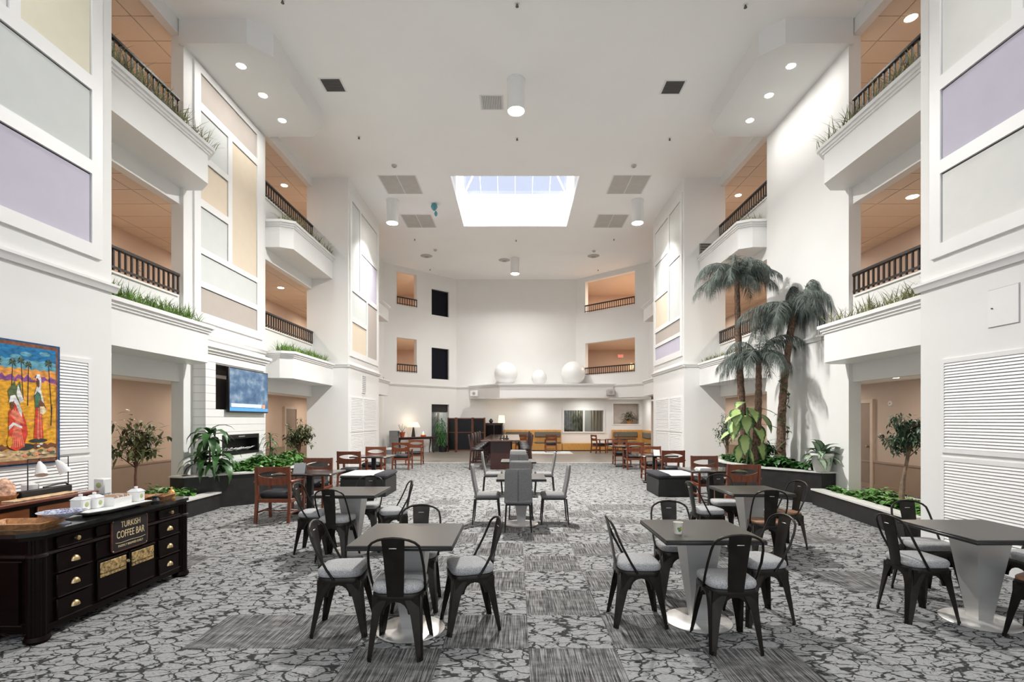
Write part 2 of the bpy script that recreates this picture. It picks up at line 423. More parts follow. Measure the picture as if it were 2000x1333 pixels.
# ------------------------------------------------------------------ structure: floor
CZ = 9.15
TS = .624; TX0 = .09; TY0 = 3.69
mb = MB().box(-8.7, 8.7, -4, 19.6, -.12, -.012)
floor = struct(mb.build('floor', EDGE), 'patterned grey carpet tile floor with a grey plank strip at the far end')
cy0, cy1 = TY0-5*TS, TY0+11*TS
tile_m = MB().box(.0012, TS-.0012, .0012, TS-.0012, -.012, 0).build('carpet_tile', CARPET, floor, smooth=False)
tile_s = tile_m.data.copy(); tile_s.materials[0] = CARPETS
first = True
for j in range(-5, 11):
    for i in range(-9, 9):
        x = TX0+i*TS; y = TY0+j*TS
        if abs(x+TS/2) > 5.65: continue
        if j < -3 and abs(x+TS/2) > 3.5: continue
        stripe = ((i+j) % 2 == 1) if -3 <= i <= 2 else (random.random() < .13)
        if j > 5: stripe = stripe and random.random() < .4
        if first: o = tile_m; first = False
        else: o = tile_m.copy(); col.objects.link(o)
        if stripe: o.data = tile_s
        o.location = (x, y, 0)
xr = TX0+9*TS; xl = TX0-9*TS
mb = MB().box(-8.7, 8.7, cy1, 19.5, -.012, 0).box(-8.7, xl, -4, cy1, -.012, 0).box(xr, 8.7, -4, cy1, -.012, 0).box(xl, xr, -4, cy0, -.012, 0)
for j in range(-5, -3):
    pass
mb.build('carpet_field', CARPET, floor, smooth=False)
MB().box(-8.7, 8.7, 19.5, 19.62, -.05, .006).build('floor_threshold', CAP, floor)
MB().box(-8.7, 8.7, 19.6, 28.5, -.12, 0).build('plank_floor', PLANK, floor, smooth=False)
# fill under the sparse first rows
MB().box(xl, TX0-5*TS, cy0, cy0+2*TS, -.012, -.001).box(TX0+5*TS, xr, cy0, cy0+2*TS, -.012, -.001).build('carpet_edge', CARPET, floor, smooth=False)

# ceiling with skylight opening
SK = (-2.02, 1.95, 15.76, 19.84)
mb = MB()
for a, b, c, d in holes_boxes(-8.7, 8.7, -4, 28.5, [SK]): mb.box(a, b, c, d, CZ, CZ+.25)
ceiling = struct(mb.build('ceiling', CEIL, smooth=False), 'high smooth white ceiling')
# skylight
x0, x1, y0, y1 = SK; ZT = 10.35
sky = struct(MB().box(x0-.12, x0, y0-.12, y1+.12, CZ+.25, ZT).box(x1, x1+.12, y0-.12, y1+.12, CZ+.25, ZT)
   .box(x0, x1, y0-.12, y0, CZ+.25, ZT).box(x0, x1, y1, y1+.12, CZ+.25, ZT).build('window_9', WALL, smooth=False), 'rectangular ceiling skylight with a ridged glass top')
R1 = Vector((x0+.02, (y0+y1)/2, 11.5)); R2 = Vector((x1-.02, (y0+y1)/2, 11.5))
A = Vector((x0, y0, ZT)); B = Vector((x1, y0, ZT)); C = Vector((x1, y1, ZT)); D = Vector((x0, y1, ZT))
for a, b, c, d, n in ((D, C, R2, R1, 6), (A, B, R2, R1, 6), (A, D, R1, R1, 2), (B, C, R2, R2, 2)):
    for i in range(n):
        p = [a.lerp(b, i/n), a.lerp(b, (i+1)/n), d.lerp(c, (i+1)/n), d.lerp(c, i/n)]
        if (p[2]-p[3]).length < 1e-5: p = p[:3]
        m2 = MB(); m2.add(p, [list(range(len(p)))]); m2.build('pane', SKYGLASS, sky, smooth=False)
        if i: MB().tube([p[0], p[-1]], .011, 5).build('glazing_bar', TRIM, sky)
for a, b in ((A, R1), (D, R1), (B, R2), (C, R2), (R1, R2)):
    MB().tube([a, b], .04, 6).build('hip_bar', TRIM, sky)
for q, f in ((D, .22), (C, .78)):
    MB().tube([q+Vector((0, -.03, .0)), D.lerp(C, f).lerp(R1.lerp(R2, f), .75)+Vector((0, -.1, -.05))], .03, 6).build('brace', TRIM, sky)
for a, b in ((A, B), (B, C), (C, D), (D, A)):
    MB().tube([a, b], .045, 6).build('curb_bar', TRIM, sky)

for sx, lb in ((-1, 'television side'), (1, 'palm side')):
    xx = x0+.02 if sx < 0 else x1-.02
    t = bpy.data.objects.new('well_light', None); col.objects.link(t); t.location = (xx, 18.9, 9.95)
    t['label'] = 'white flood light on the skylight shaft wall, '+lb; t['category'] = 'light'; t['group'] = 'skylight shaft lights'
    MB().box(-.02, .02, -.08, .08, -.08, .08).build('mount_plate', CAN, t)
    MB().lathe([(.03, 0), (.09, .12), (.10, .14), (.02, .13)], n=16).build('lamp_head', CAN, t, loc=(-sx*.08, 0, 0), rot=(-.9, -sx*.4, 0))
    l_ = area_light('shaft_glow', (xx-sx*.25, 18.6, 9.9), .2, 38, (1, 1, 1)); l_.rotation_euler = (PI/2-.15, 0, 0)
    l_ = area_light('shaft_glow', (xx-sx*.5, 17.2, 9.75), .3, 30, (1, 1, 1)); l_.rotation_euler = (PI/2+.15, 0, 0)  # extra light without a fixture, added to whiten the far shaft wall

# ------------------------------------------------------------------ side walls
YA, YB0, YB1, YC0, YC1, YD = 6.58, 9.62, 12.76, 15.85, 19.4, 22.8
XA, XB, XH = 5.2, 6.25, 6.48
def sbox(mb, s, xa, xb, y0, y1, z0, z1): return mb.box(s*xa, s*xb, y0, y1, z0, z1)
ROWS = [(2.36, 3.97), (5.70, 7.25), (8.87, CZ)]     # solid bands of the open bays
walls = {}
for s, nm in ((-1, 'left'), (1, 'right')):
    mb = MB()
    sbox(mb, s, XA, XH, -4, YA, 0, CZ); sbox(mb, s, XB, XH, YB0, YB1, 0, CZ); sbox(mb, s, XA, XH, YC0, YC1, 0, CZ); sbox(mb, s, 6.3, XH, YD, 24.5, 2.75 if s > 0 else 0, CZ)
    for y0, y1 in ((YA, YB0), (YB1, YC0), (YC1, YD)):
        for z0, z1 in ROWS: sbox(mb, s, 6.32, XH, y0, y1, z0, z1)
    walls[s] = struct(mb.build('wall_'+nm, WALL, smooth=False), 'tall white side wall with open gallery bays, %s of the atrium' % nm)
    # corridors behind
    mb = MB(); sbox(mb, s, 8.6, 8.75, 3.5, 24.5, 0, CZ); sbox(mb, s, XH, 8.6, 3.4, 3.5, 0, CZ); sbox(mb, s, XH, 8.6, 24.5, 24.6, 0, CZ)
    hw = struct(mb.build('wall_hall_'+nm, HALLW if s < 0 else HALLB, smooth=False))
    mb = MB(); sbox(mb, s, 8.56, 8.6, 3.5, 24.5, 0, .62)
    mb.build('wainscot', HALLD, hw)
    mb = MB(); sbox(mb, s, 8.545, 8.6, 3.5, 24.5, .62, .66); sbox(mb, s, 8.545, 8.6, 3.5, 24.5, 0, .1); mb.build('hall_rail', HALLD, hw)
    for k, (zf, zc) in enumerate(((0, 2.5), (3.28, 5.80), (6.56, 8.93))):
        if k:
            struct(sbox(MB(), s, XH, 8.6, 3.5, 24.5, zf-.1, zf).build('floor_hall_'+nm, HALLD))
        ch = struct(sbox(MB(), s, XH-.02, 8.6, 3.5, 24.5, zc+.02, zc+.1).build('ceiling_hall_'+nm, GRID if k else CEIL))
        if k:
            firsto = None
            for jy in range(0, 27):
                yy = 7.4+jy*.61
                for (xa, xb) in ((XH, 6.93), (6.95, 8.15), (8.17, 8.6)):
                    wd = xb-xa
                    key = round(wd, 2)
                    if (s, k, key) not in walls:
                        m2 = MB(); m2.box(0, s*wd, .008, .602, 0, .02); walls[(s, k, key)] = m2.build('ceiling_tile', TILEC, ch, smooth=False); o = walls[(s, k, key)]
                    else: o = walls[(s, k, key)].copy(); col.objects.link(o)
                    o.location = (s*xa, yy, zc)

# wall panels: (y0,y1,z0,z1,material) on a plane at |x|
def wall_panels(s, xp, outer, panels, wall, proud=.035):
    """white frame boards proud of the wall, coloured boards set back in it"""
    oy0, oy1, oz0, oz1 = outer
    fr = MB()
    for a, b, c, d in holes_boxes(oy0, oy1, oz0, oz1, [p[:4] for p in panels]):
        fr.box(s*xp, s*(xp-proud), a, b, c, d)
    f = fr.build('panel_frame', TRIM, wall, smooth=False)
    for y0, y1, z0, z1, m in panels:
        MB().box(s*xp, s*(xp-.004), y0, y1, z0, z1).build('panel_shadow_gap', GROOVE, wall, smooth=False)
        MB().box(s*xp, s*(xp-.016), y0+.012, y1-.012, z0+.008, z1-.02).build('panel', m, wall, smooth=False)
for s in (-1, 1):
    L = s < 0; wl = walls[s]
    top = [(3.2, 5.22 if L else 5.22, 5.84, 7.9, P_WHITE if L else P_GREY), (5.34, 6.24, 5.84, 7.9, P_CREAM if L else P_WHITE)]
    wall_panels(s, XA, (1.2, 6.40, 3.64, 8.2), top+[(1.4, 6.24, 4.81, 5.67, P_GREY if L else P_LAV), (1.4, 6.24, 3.80, 4.65, P_LAV if L else P_WHITE)], wl)
    # column C
    cp = [(16.15, 16.95, 5.88, 8.55, P_GREY), (17.1, 19.05, 7.35, 8.55, P_WHITE), (17.1, 19.05, 5.88, 7.2, P_LAV if L else P_GREY),
          (16.15, 17.7, 4.9, 5.72, P_GREY if L else P_LAV), (16.15, 17.7, 3.83, 4.75, P_BEIGE if L else P_WHITE), (17.85, 19.05, 3.83, 5.72, P_TAUPE if L else P_GREY)]
    if not L: cp = [(16.15, 17.3, 7.0, 8.55, P_WHITE), (17.45, 19.05, 7.5, 8.55, P_WHITE), (16.15, 17.3, 4.95, 6.85, P_GREY), (17.45, 19.05, 6.2, 7.35, P_GREY), (17.45, 19.05, 5.0, 6.05, P_BEIGE), (16.15, 19.05, 4.62-.2, 4.85, P_TAUPE), (16.15, 19.05, 3.83, 4.30, P_LAV)]
    wall_panels(s, XA, (15.98, 19.25, 3.64, 8.75), cp, wl)
bp = [(10.1, 12.3, 7.92, 8.5, P_TAUPE), (10.1, 11.06, 6.93, 7.76, P_GREY), (10.1, 11.06, 6.02, 6.8, P_BEIGE), (10.1, 11.06, 5.06, 5.87, P_GREY),
      (11.22, 12.3, 5.06, 7.76, P_BEIGE), (10.1, 12.3, 4.40, 4.94, P_GREY), (10.1, 12.3, 3.78, 4.28, P_TAUPE)]
wall_panels(-1, XB, (9.9, 12.6, 3.6, 8.64), bp, walls[-1])

# mouldings (profile extruded along y)
def mould_profile(z, d=.07):
    return [(0, z-.10), (.03, z-.10), (.045, z-.06), (d-.01, z-.04), (d, z-.03), (d, z), (0, z)]
tn = 0
def trim_obj(mb, m=TRIM, label=None):
    global tn
    tn += 1; return struct(mb.build('trim_%d' % tn, m, ang=30), label)
for s in (-1, 1):
    for xp, y0, y1 in ((XA, -4, YA+.06), (XA, YC0-.06, YC1+.06), (XB, YB0, YB1)):
        pr = [(s*(xp-a), z) for a, z in mould_profile(3.38)]
        trim_obj(MB().prism(pr, y0, y1, axis='y'))
    # returns of column c, facing the camera
    pr = [(YC0-a, z) for a, z in mould_profile(3.38)]
    trim_obj(MB().prism(pr, s*5.14, s*6.32, axis='x'))

# planter ledges: octagonal boxes on the gallery edge
def ledge(s, y0, y1, zb, label, chamfer0, chamfer1, name='planter_box'):
    t = empty(name, (s*6.0, (y0+y1)/2, zb), label, 'planter')
    of = (s*6.0, (y0+y1)/2, zb); xf = 5.68; c = .28
    def outline(e):
        p = [(s*6.32, y0-e)]
        p += [(s*(xf+c-e), y0-e), (s*(xf-e), y0+c*.6-e)] if chamfer0 else [(s*(xf-e), y0-e)]
        p += [(s*(xf-e), y1-c+e), (s*(xf+c-e), y1+e)] if chamfer1 else [(s*(xf-e), y1+e)]
        p += [(s*6.32, y1+e)]; return p
    h = .68
    MB().prism(outline(0), zb, zb+h-.14).build('box', TRIM, t, off=of, smooth=False)
    m = MB()
    for e, a, b in ((.025, h-.15, h-.11), (.05, h-.11, h-.06), (.085, h-.06, h)):
        m.prism(outline(e), zb+a, zb+b)
    m.build('moulding', TRIM, t, off=of, smooth=False)
    i = outline(-.07)
    MB().prism(i, zb+h, zb+h+.004).build('soil', SOIL, t, off=of, smooth=False)
    return t, of
def grass(t, of, s, y0, y1, z, n, hgt, m, xlo=5.75, xhi=6.25, bias=None):
    g = MB()
    for _ in range(n):
        y = random.uniform(y0, y1)
        if bias and random.random() > bias(y): continue
        x = random.uniform(xlo, xhi); 
        for _k in range(3):
            g.leaf((s*x+random.uniform(-.03, .03), y+random.uniform(-.03, .03), z), random.uniform(0, 2*PI), random.uniform(1.0, 1.5), hgt*random.uniform(.5, 1.1), .014, random.uniform(.2, 1.2), 3, 0, 1, .1)
    o = g.build('grass_tuft', m, t, off=of); o['kind'] = 'stuff'
LV = {2: 2.70, 3: 6.0}
specs = []
for s, sd in ((-1, 'left'), (1, 'right')):
    for lv, lw in ((2, 'middle'), (3, 'top')):
        where = {1: 'nearest the camera', 2: 'just before the louvred column', 3: 'beyond the louvred column'}
        for b, (y0, y1, c0, c1) in enumerate(((YA, 9.72, False, True), (YB1+.14, YC0, True, False), (YC1, YD, False, False)), 1):
            t, of = ledge(s, y0, y1, LV[lv], 'white planter ledge of the %s gallery, %s side, %s' % (lw, sd, where[b]), c0, c1)
            z = LV[lv]+.68
            if s < 0 and lv == 2 and b == 1: grass(t, of, s, y0, 9.3, z, 420, .34, G_GRASS, 5.72, 6.1)
            elif s < 0 and lv == 2 and b == 2: grass(t, of, s, y0, y1-.2, z, 360, .30, G_GRASS, 5.72, 6.1)
            elif s < 0 and lv == 3 and b == 1: grass(t, of, s, y0+.3, y1, z, 260, .42, G_GRASSD, 5.68, 6.0)
            elif s < 0 and lv == 3 and b == 2: grass(t, of, s, y0, y1, z, 190, .36, G_GRASSD, 5.68, 6.0)
            elif s > 0 and lv == 2 and b == 1: grass(t, of, s, y0, y1-.3, z, 300, .36, G_GRASSD, 5.72, 6.1, lambda y: 1 if y < 8.0 else .5)
            elif s > 0 and lv == 2 and b == 2: grass(t, of, s, y0+.4, y1, z, 260, .26, G_GRASSD)
            elif s > 0 and lv == 3 and b == 1: grass(t, of, s, y0+.4, y1, z, 150, .42, G_GRASSD, 5.68, 6.0)
            elif s > 0 and lv == 3 and b == 2: grass(t, of, s, y0, y0+.5, z, 30, .25, G_GRASSD); grass(t, of, s, y1-1.2, y1, z, 40, .22, G_GRASSD)
            else: grass(t, of, s, y0+.2, y1-.2, z, 30, .22, G_GRASSD)

# railings
def railing(p0, p1, z, label, group='dark gallery railings'):
    p0 = Vector(p0); p1 = Vector(p1); d = p1-p0; L = d.length; ang = math.atan2(d.y, d.x)
    t = empty('railing', (p0.x, p0.y, z), label, 'railing', ang, group)
    MB().rbox(0, L, -.035, .035, .325, .385, .012).build('top_rail', RAIL, t)
    MB().box(0, L, -.016, .016, .03, .065).build('bottom_rail', RAIL, t)
    n = int(L/.128); m = None
    for i in range(n+1):
        x = .02+i*(L-.04)/n
        if m is None: m = MB().box(-.014, .014, -.014, .014, 0, .33).build('baluster', RAIL, t, smooth=False); o = m
        else: o = m.copy(); col.objects.link(o)
        o.location = (x, 0, 0)
    return t
for s, sd in ((-1, 'left'), (1, 'right')):
    for lv, (zr, lw) in enumerate(((3.99, 'middle'), (7.27, 'top'))):
        for b, (y0, y1) in enumerate(((YA, YB0-.06), (YB1, YC0-.02), (YC1, YD))):
            railing((s*6.3, y0, 0), (s*6.3, y1, 0), zr, 'dark railing of the %s gallery, %s side, %s' % (lw, sd, ('nearest the camera', 'just before the louvred column', 'past the louvred column')[b]))
            struct(MB().box(s*6.29, s*6.50, y0, y1, zr-.045, zr-.015).build('sill_strip', TRIM))

# ceiling soffit canopies on wall B
for s, sd in ((-1, 'left'), (1, 'right')):
    def oc(e): return [(s*6.3, 9.56-e), (s*(5.03-e*.3), 9.56-e), (s*(4.70-e), 9.92-e*.5), (s*(4.70-e), 12.36+e*.5), (s*(5.03-e*.3), 12.72+e), (s*6.3, 12.72+e)]
    m = MB().prism(oc(0), 8.68, CZ)
    so = struct(m.build('ceiling_soffit', WALL, smooth=False), 'white dropped ceiling soffit on the %s with three downlights' % sd)
    for k, (y, x) in enumerate(SOFFIT_SPOTS):
        t = empty('downlight', (s*x, y, 8.68), '%s round downlight in the %s-hand ceiling soffit' % (('Nearest', 'Middle', 'Farthest')[k], sd), 'light', group='soffit downlights')
        MB().lathe([(.075, -.004), (.10, -.006), (.10, .0), (.075, 0)], n=18, caps=False).build('trim_ring', CAN, t)
        MB().lathe([(.078, -.012), (.078, -.002)], n=18).build('lens', BULB, t)

# hall downlights
HL = [(-1, 7.2, 15.9, 8.93, 'warm downlight in the top gallery ceiling, before the louvred column, left side'), (-1, 7.4, 16.1, 5.80, 'warm downlight in the middle gallery ceiling, before the louvred column, left side'),
      (1, 7.15, 9.27, 8.93, 'warm downlight in the top gallery ceiling nearest the camera, right side'), (1, 7.37, 9.52, 5.80, 'warm downlight in the middle gallery ceiling nearest the camera, right side'),
      (1, 7.2, 16.6, 8.93, 'warm downlight in the top gallery ceiling behind the palms'), (1, 7.6, 10.3, 2.5, 'round downlight in the ground corridor ceiling behind the grey ficus'),
      (-1, 7.0, 15.8, 2.5, 'warm downlight in the ground corridor ceiling right of the television'), (1, 7.0, 17.5, 2.5, 'warm downlight in the ground corridor ceiling behind the palm trunks')]
for s, x, y, z, lb in HL:
    t = empty('recessed_downlight', (s*x, y, z), lb, 'light')
    MB().lathe([(.085, -.004), (.11, -.006), (.11, 0), (.085, 0)], n=18, caps=False).build('trim_ring', CAN, t)
    MB().lathe([(.09, -.014), (.09, -.002)], n=18).build('lens', BULBW, t)
for s, x, y, z, lb in ((-1, 7.0, 12.0, 8.93, 'metal air diffuser in the top gallery ceiling, left side'), (1, 7.0, 11.7, 8.93, 'metal air diffuser in the top gallery ceiling, right side'),
                        (-1, 7.6, 19.2, 5.8, 'dark air diffuser in the middle gallery ceiling, left side')):
    t = empty('air_diffuser', (s*x, y, z), lb, 'vent')
    MB().box(-.2, .2, -.2, .2, -.02, 0).build('plate', VENTM, t)
    for k in range(5): MB().box(-.16, .16, -.16+k*.075, -.14+k*.075, -.03, -.02).build('blade', VENTD, t)

# ------------------------------------------------------------------ back walls
class Ang:
    """local frame along a wall from P to Q; inward normal n"""
    def __init__(s, P, Q): s.P = Vector((P[0], P[1], 0)); s.Q = Vector((Q[0], Q[1], 0)); s.d = (s.Q-s.P).normalized(); s.L = (s.Q-s.P).length; s.ang = math.atan2(s.d.y, s.d.x)
al = Ang((-6.5, 24.2), (-3.2, 27.4)); ar = Ang((3.2, 27.4), (6.5, 24.2))
L_ = al.L
def wall_obj(name, A_, z0, z1, holes, th=.25, m=WALL, label=None):
    mb = MB()
    for a, b, c, d in holes_boxes(0, A_.L, z0, z1, holes): mb.box(a, b, 0, th, c, d)
    return struct(mb.build(name, m, loc=(A_.P.x, A_.P.y, 0), rot=(0, 0, A_.ang), smooth=False), label)
t1, t2, t3, t4 = .2128*L_, .460*L_, .655*L_, .895*L_
wbl = wall_obj('wall_back_left', al, 0, CZ, [(t1, t2, 4.0, 5.66), (t1, t2, 7.27, 8.9), (t3, t4, 3.75, 5.36), (t3, t4, 7.05, 8.38), (t3, t4, 0, 2.44)], label='angled white back wall with two galleries and two dark windows')
u0, u1 = (1-.866)*L_, (1-.219)*L_
wbr = wall_obj('wall_back_right', ar, 2.75, CZ, [(u0, u1, 4.0, 5.66), (u0, u1, 7.27, 8.9)], label='angled white back wall with two wide gallery openings')
mb = MB().box(-3.25, 3.25, 27.4, 27.65, 2.75, CZ)
for a, b, c, d in holes_boxes(-3.25, 8.6, 0, 2.75, [(2.56, 4.68, 1.0, 2.14), (5.2, 6.58, 1.41, 2.50)]): mb.box(a, b, 27.4, 27.65, c, d)
mb.box(6.75, 6.9, 22.8, 27.4, 0, 2.75)
wb = struct(mb.build('wall_back', WALL, smooth=False), 'broad white end wall behind the seating')
struct(MB().prism([(3.5, 27.39), (6.52, 24.45), (6.78, 24.45), (6.78, 27.39)], 2.76, 2.80).build('ceiling_alcove', CEIL, smooth=False))
# rooms behind the openings
mb = MB()
for s in (-1, 1):
    for z0, z1 in ((3.28, 5.8), (6.56, 9.05)):
        mb.box(s*2.9, s*8.7, 30.5, 30.6, z0, z1)
        mb.box(s*2.8, s*2.9, 27.65, 30.5, z0, z1)
        mb.box(s*8.6, s*8.75, 24.6, 30.5, z0, z1)
struct(mb.build('wall_gallery_far', HALLW, smooth=False))
mb = MB()
for s in (-1, 1):
    for z in (5.8, 9.05): mb.prism([(s*6.6, 24.6), (s*8.7, 24.6), (s*8.7, 30.5), (s*3.0, 30.5), (s*3.0, 27.8)], z, z+.05)
struct(mb.build('ceiling_gallery_far', TILEC, smooth=False))
mb = MB()
for s in (-1, 1):
    for z in (3.28, 6.56): mb.prism([(s*6.6, 24.6), (s*8.7, 24.6), (s*8.7, 30.5), (s*3.0, 30.5), (s*3.0, 27.8)], z-.05, z)
struct(mb.build('floor_gallery_far', HALLD, smooth=False))
for s in (-1, 1):
    for z, p in ((5.7, 60), (8.95, 110)): area_light('gallery_glow', (s*(6.4 if s > 0 else 5.6), 27.2, z), .3, p if s > 0 else 60, WARM)
for A_, a, b, sd in ((al, t1, t2, 'narrow'), (ar, u0, u1, 'wide')):
    for z, lw in ((3.99, 'lower'), (7.27, 'upper')):
        p0 = A_.P+A_.d*a; p1 = A_.P+A_.d*b; nrm = Vector((A_.d.y, -A_.d.x, 0))*.03
        railing((p0+nrm)[:], (p1+nrm)[:], z, 'dark metal railing across the %s %s opening of the end wall' % (lw, sd))
for k, (z0, z1) in enumerate(((3.75, 5.36), (7.05, 8.38))):
    o = struct(MB().box(t3, t4, .14, .16, z0, z1).build('window_%d' % (k+1), BLACKWIN, loc=(al.P.x, al.P.y, 0), rot=(0, 0, al.ang), smooth=False), 'tall black window in the angled end wall, %s storey' % ('middle', 'top')[k])
    MB().box(t3, t4, .10, .14, z0, z0+.04).box(t3, t4, .10, .14, z1-.04, z1).box(t3, t3+.04, .1, .14, z0+.04, z1-.04).box(t4-.04, t4, .1, .14, z0+.04, z1-.04).build('window_frame', BLKBASE, o, smooth=False)
# moulding around back
for A_ in (al, ar):
    pr = [(-a, z) for a, z in mould_profile(3.40)]
    m = MB().prism(pr, 0, A_.L, axis='x')
    tn += 1; struct(m.build('trim_%d' % tn, TRIM, loc=(A_.P.x, A_.P.y, 0), rot=(0, 0, A_.ang)))
trim_obj(MB().prism([(27.4-a, z) for a, z in mould_profile(3.40)], -3.2, 3.2, axis='x'))
# ground floor door in angled wall
GDG = mat('door_grey_glass', (.10, .12, .12), .15, var=.4, vs=3)
d1 = struct(MB().box(t3, t4, .16, .19, 0, 2.05).build('door_1', GDG, loc=(al.P.x, al.P.y, 0), rot=(0, 0, al.ang), smooth=False), 'dark glazed door with a shade above, in the angled end wall')
MB().box(t3, t4, .13, .17, 2.05, 2.44).build('transom_shade', BLKBASE, d1)
MB().box(t3+.5, t3+.54, .13, .17, 0, 2.05).box(t4-.05, t4, .13, .17, 0, 2.05).box(t3, t3+.05, .13, .17, 0, 2.05).build('door_frame', VENTM, d1)
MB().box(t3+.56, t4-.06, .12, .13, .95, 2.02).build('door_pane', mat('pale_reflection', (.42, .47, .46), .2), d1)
# far wall canopy shelf
cv = [(-2.5, 27.4), (-.82, 25.7), (4.9, 25.7), (4.9, 27.4)]
can = struct(MB().prism(cv, 2.74, 3.30).build('trim_canopy', TRIM, smooth=False), 'long white canopy shelf over the bench seating')
def off_poly(e): return [(-2.5-e, 27.4), (-.82-e*.7, 25.7-e), (4.9+e, 25.7-e), (4.9+e, 27.4)]
m = MB()
for e, a, b in ((.03, 3.30, 3.34), (.06, 3.34, 3.40), (.1, 3.40, 3.45)): m.prism(off_poly(e), a, b)
m.build('canopy_moulding', TRIM, can, smooth=False)
for px, r, lb in ((988, .60, 'large white sphere at the bamboo end of the canopy shelf'), (1053, .40, 'small white sphere in the middle of the canopy shelf'), (1120, .62, 'large white sphere on the canopy shelf beside the wide gallery opening')):
    x = (px-1008)/1000*26.5
    MBs = MB(); prof = [(max(.001, r*math.sin(PI*i/20)), -r*math.cos(PI*i/20)) for i in range(21)]
    tag(MBs.lathe(prof, (0, 0, r), 36).build('sphere_ornament', CAN, loc=(x, 26.55, 3.43), ang=60), lb, 'ornament', 'white spheres on the canopy shelf')
# speakers
for x, y, z, lb, m in ((4.72, 25.6, 2.86, 'small grey wall speaker at the end of the canopy near the gallery', GRILLE), (-2.2, 26.8, 2.86, 'small white wall speaker at the bamboo end of the canopy', CAN)):
    t = empty('wall_speaker', (x, y, z), lb, 'speaker')
    MB().rbox(-.2, .2, -.14, .1, 0, .30, .02).build('cabinet', m, t)
    MB().lathe([(.01, 0), (.07, .0), (.08, .01)], n=14).build('cone', VENTM, t, loc=(0, -.145, .15), rot=(PI/2, 0, 0))
    MB().box(-.03, .03, .05, .2, .1, .16).build('bracket', VENTM, t)

# interior window and niche
w3 = struct(MB().box(2.5, 4.74, 27.34, 27.4, .94, 1.0).box(2.5, 4.74, 27.34, 27.4, 2.14, 2.2).box(2.5, 2.56, 27.34, 27.4, 1.0, 2.14).box(4.68, 4.74, 27.34, 27.4, 1.0, 2.14).box(3.58, 3.66, 27.34, 27.6, 1.0, 2.14).build('window_3', TRIM, smooth=False), 'two-pane interior window in the end wall')
MB().box(2.56, 3.58, 27.5, 27.51, 1.0, 2.14).build('pane', PANE, w3); MB().box(3.66, 4.68, 27.5, 27.51, 1.0, 2.14).build('pane', PANE, w3)
m, nt, b = new_mat('patterned_curtain')
tc = N(nt, 'ShaderNodeTexCoord'); mp = N(nt, 'ShaderNodeMapping'); mp.inputs['Scale'].default_value = (5, 1, 1.6); nt.links.new(tc.outputs['Object'], mp.inputs[0])
no = N(nt, 'ShaderNodeTexNoise', Scale=3.0, Detail=6.0); nt.links.new(mp.outputs[0], no.inputs['Vector'])
r = ramp(nt, [(.35, (.02, .025, .015)), (.5, (.13, .12, .09)), (.62, (.30, .26, .2)), (.75, (.45, .42, .38))]); nt.links.new(no.outputs[0], r.inputs[0]); nt.links.new(r.outputs[0], b.inputs['Base Color'])
CURT = m
bt = MB(); n = 44
for i in range(n):
    a = 2.4+i*1.3/n; 
    bt.add([(a, 27.95+.03*math.sin(i*1.4), .6), (a+1.3/n, 27.95+.03*math.sin((i+1)*1.4), .6), (a+1.3/n, 27.95+.03*math.sin((i+1)*1.4), 2.3), (a, 27.95+.03*math.sin(i*1.4), 2.3)], [(0, 1, 2, 3)])
tag(bt.build('curtain', CURT), 'patterned grey-green curtain behind the interior window', 'curtain')
bt = MB()
for i in range(20):
    a = 4.1+i*.75/20
    bt.add([(a, 28.0+.03*math.sin(i*1.4), .6), (a+.0375, 28.0+.03*math.sin((i+1)*1.4), .6), (a+.0375, 28.0+.03*math.sin((i+1)*1.4), 2.3), (a, 28.0+.03*math.sin(i*1.4), 2.3)], [(0, 1, 2, 3)])
tag(bt.build('curtain', mat('tan_curtain', (.30, .23, .16), .9)), 'plain tan curtain behind the interior window', 'curtain')
struct(MB().box(2.2, 5.0, 28.6, 28.7, 0, 2.6).box(2.1, 2.2, 27.65, 28.7, 0, 2.6).box(5.0, 5.1, 27.65, 28.7, 0, 2.6).box(2.2, 5, 27.65, 28.7, 2.5, 2.6).build('wall_office', mat('office_paint', (.45, .42, .38)), smooth=False))
area_light('office_glow', (3.6, 27.85, 2.45), .4, 12, LAMP)
struct(MB().box(5.2, 6.58, 27.95, 28.0, 1.41, 2.5).box(5.15, 5.2, 27.65, 28, 1.41, 2.5).box(6.58, 6.63, 27.65, 28, 1.41, 2.5).box(5.2, 6.58, 27.65, 28, 1.36, 1.41).box(5.2, 6.58, 27.65, 28, 2.5, 2.55).build('wall_niche', mat('niche_paint', (.66, .58, .52)), smooth=False))
trim_obj(MB().box(5.14, 6.64, 27.37, 27.4, 1.36, 1.41).box(5.14, 5.2, 27.37, 27.4, 1.41, 2.5).box(6.58, 6.64, 27.37, 27.4, 1.41, 2.5).box(5.14, 6.64, 27.37, 27.4, 2.5, 2.56))
# baseboard at the far end
struct(MB().box(-3.2, -1.0, 27.37, 27.4, 0, .12).build('baseboard_back', TRIM, smooth=False))
struct(MB().box(0, t3, -.03, 0, 0, .12).box(t4, al.L, -.03, 0, 0, .12).build('baseboard_back_left', TRIM, loc=(al.P.x, al.P.y, 0), rot=(0, 0, al.ang), smooth=False))

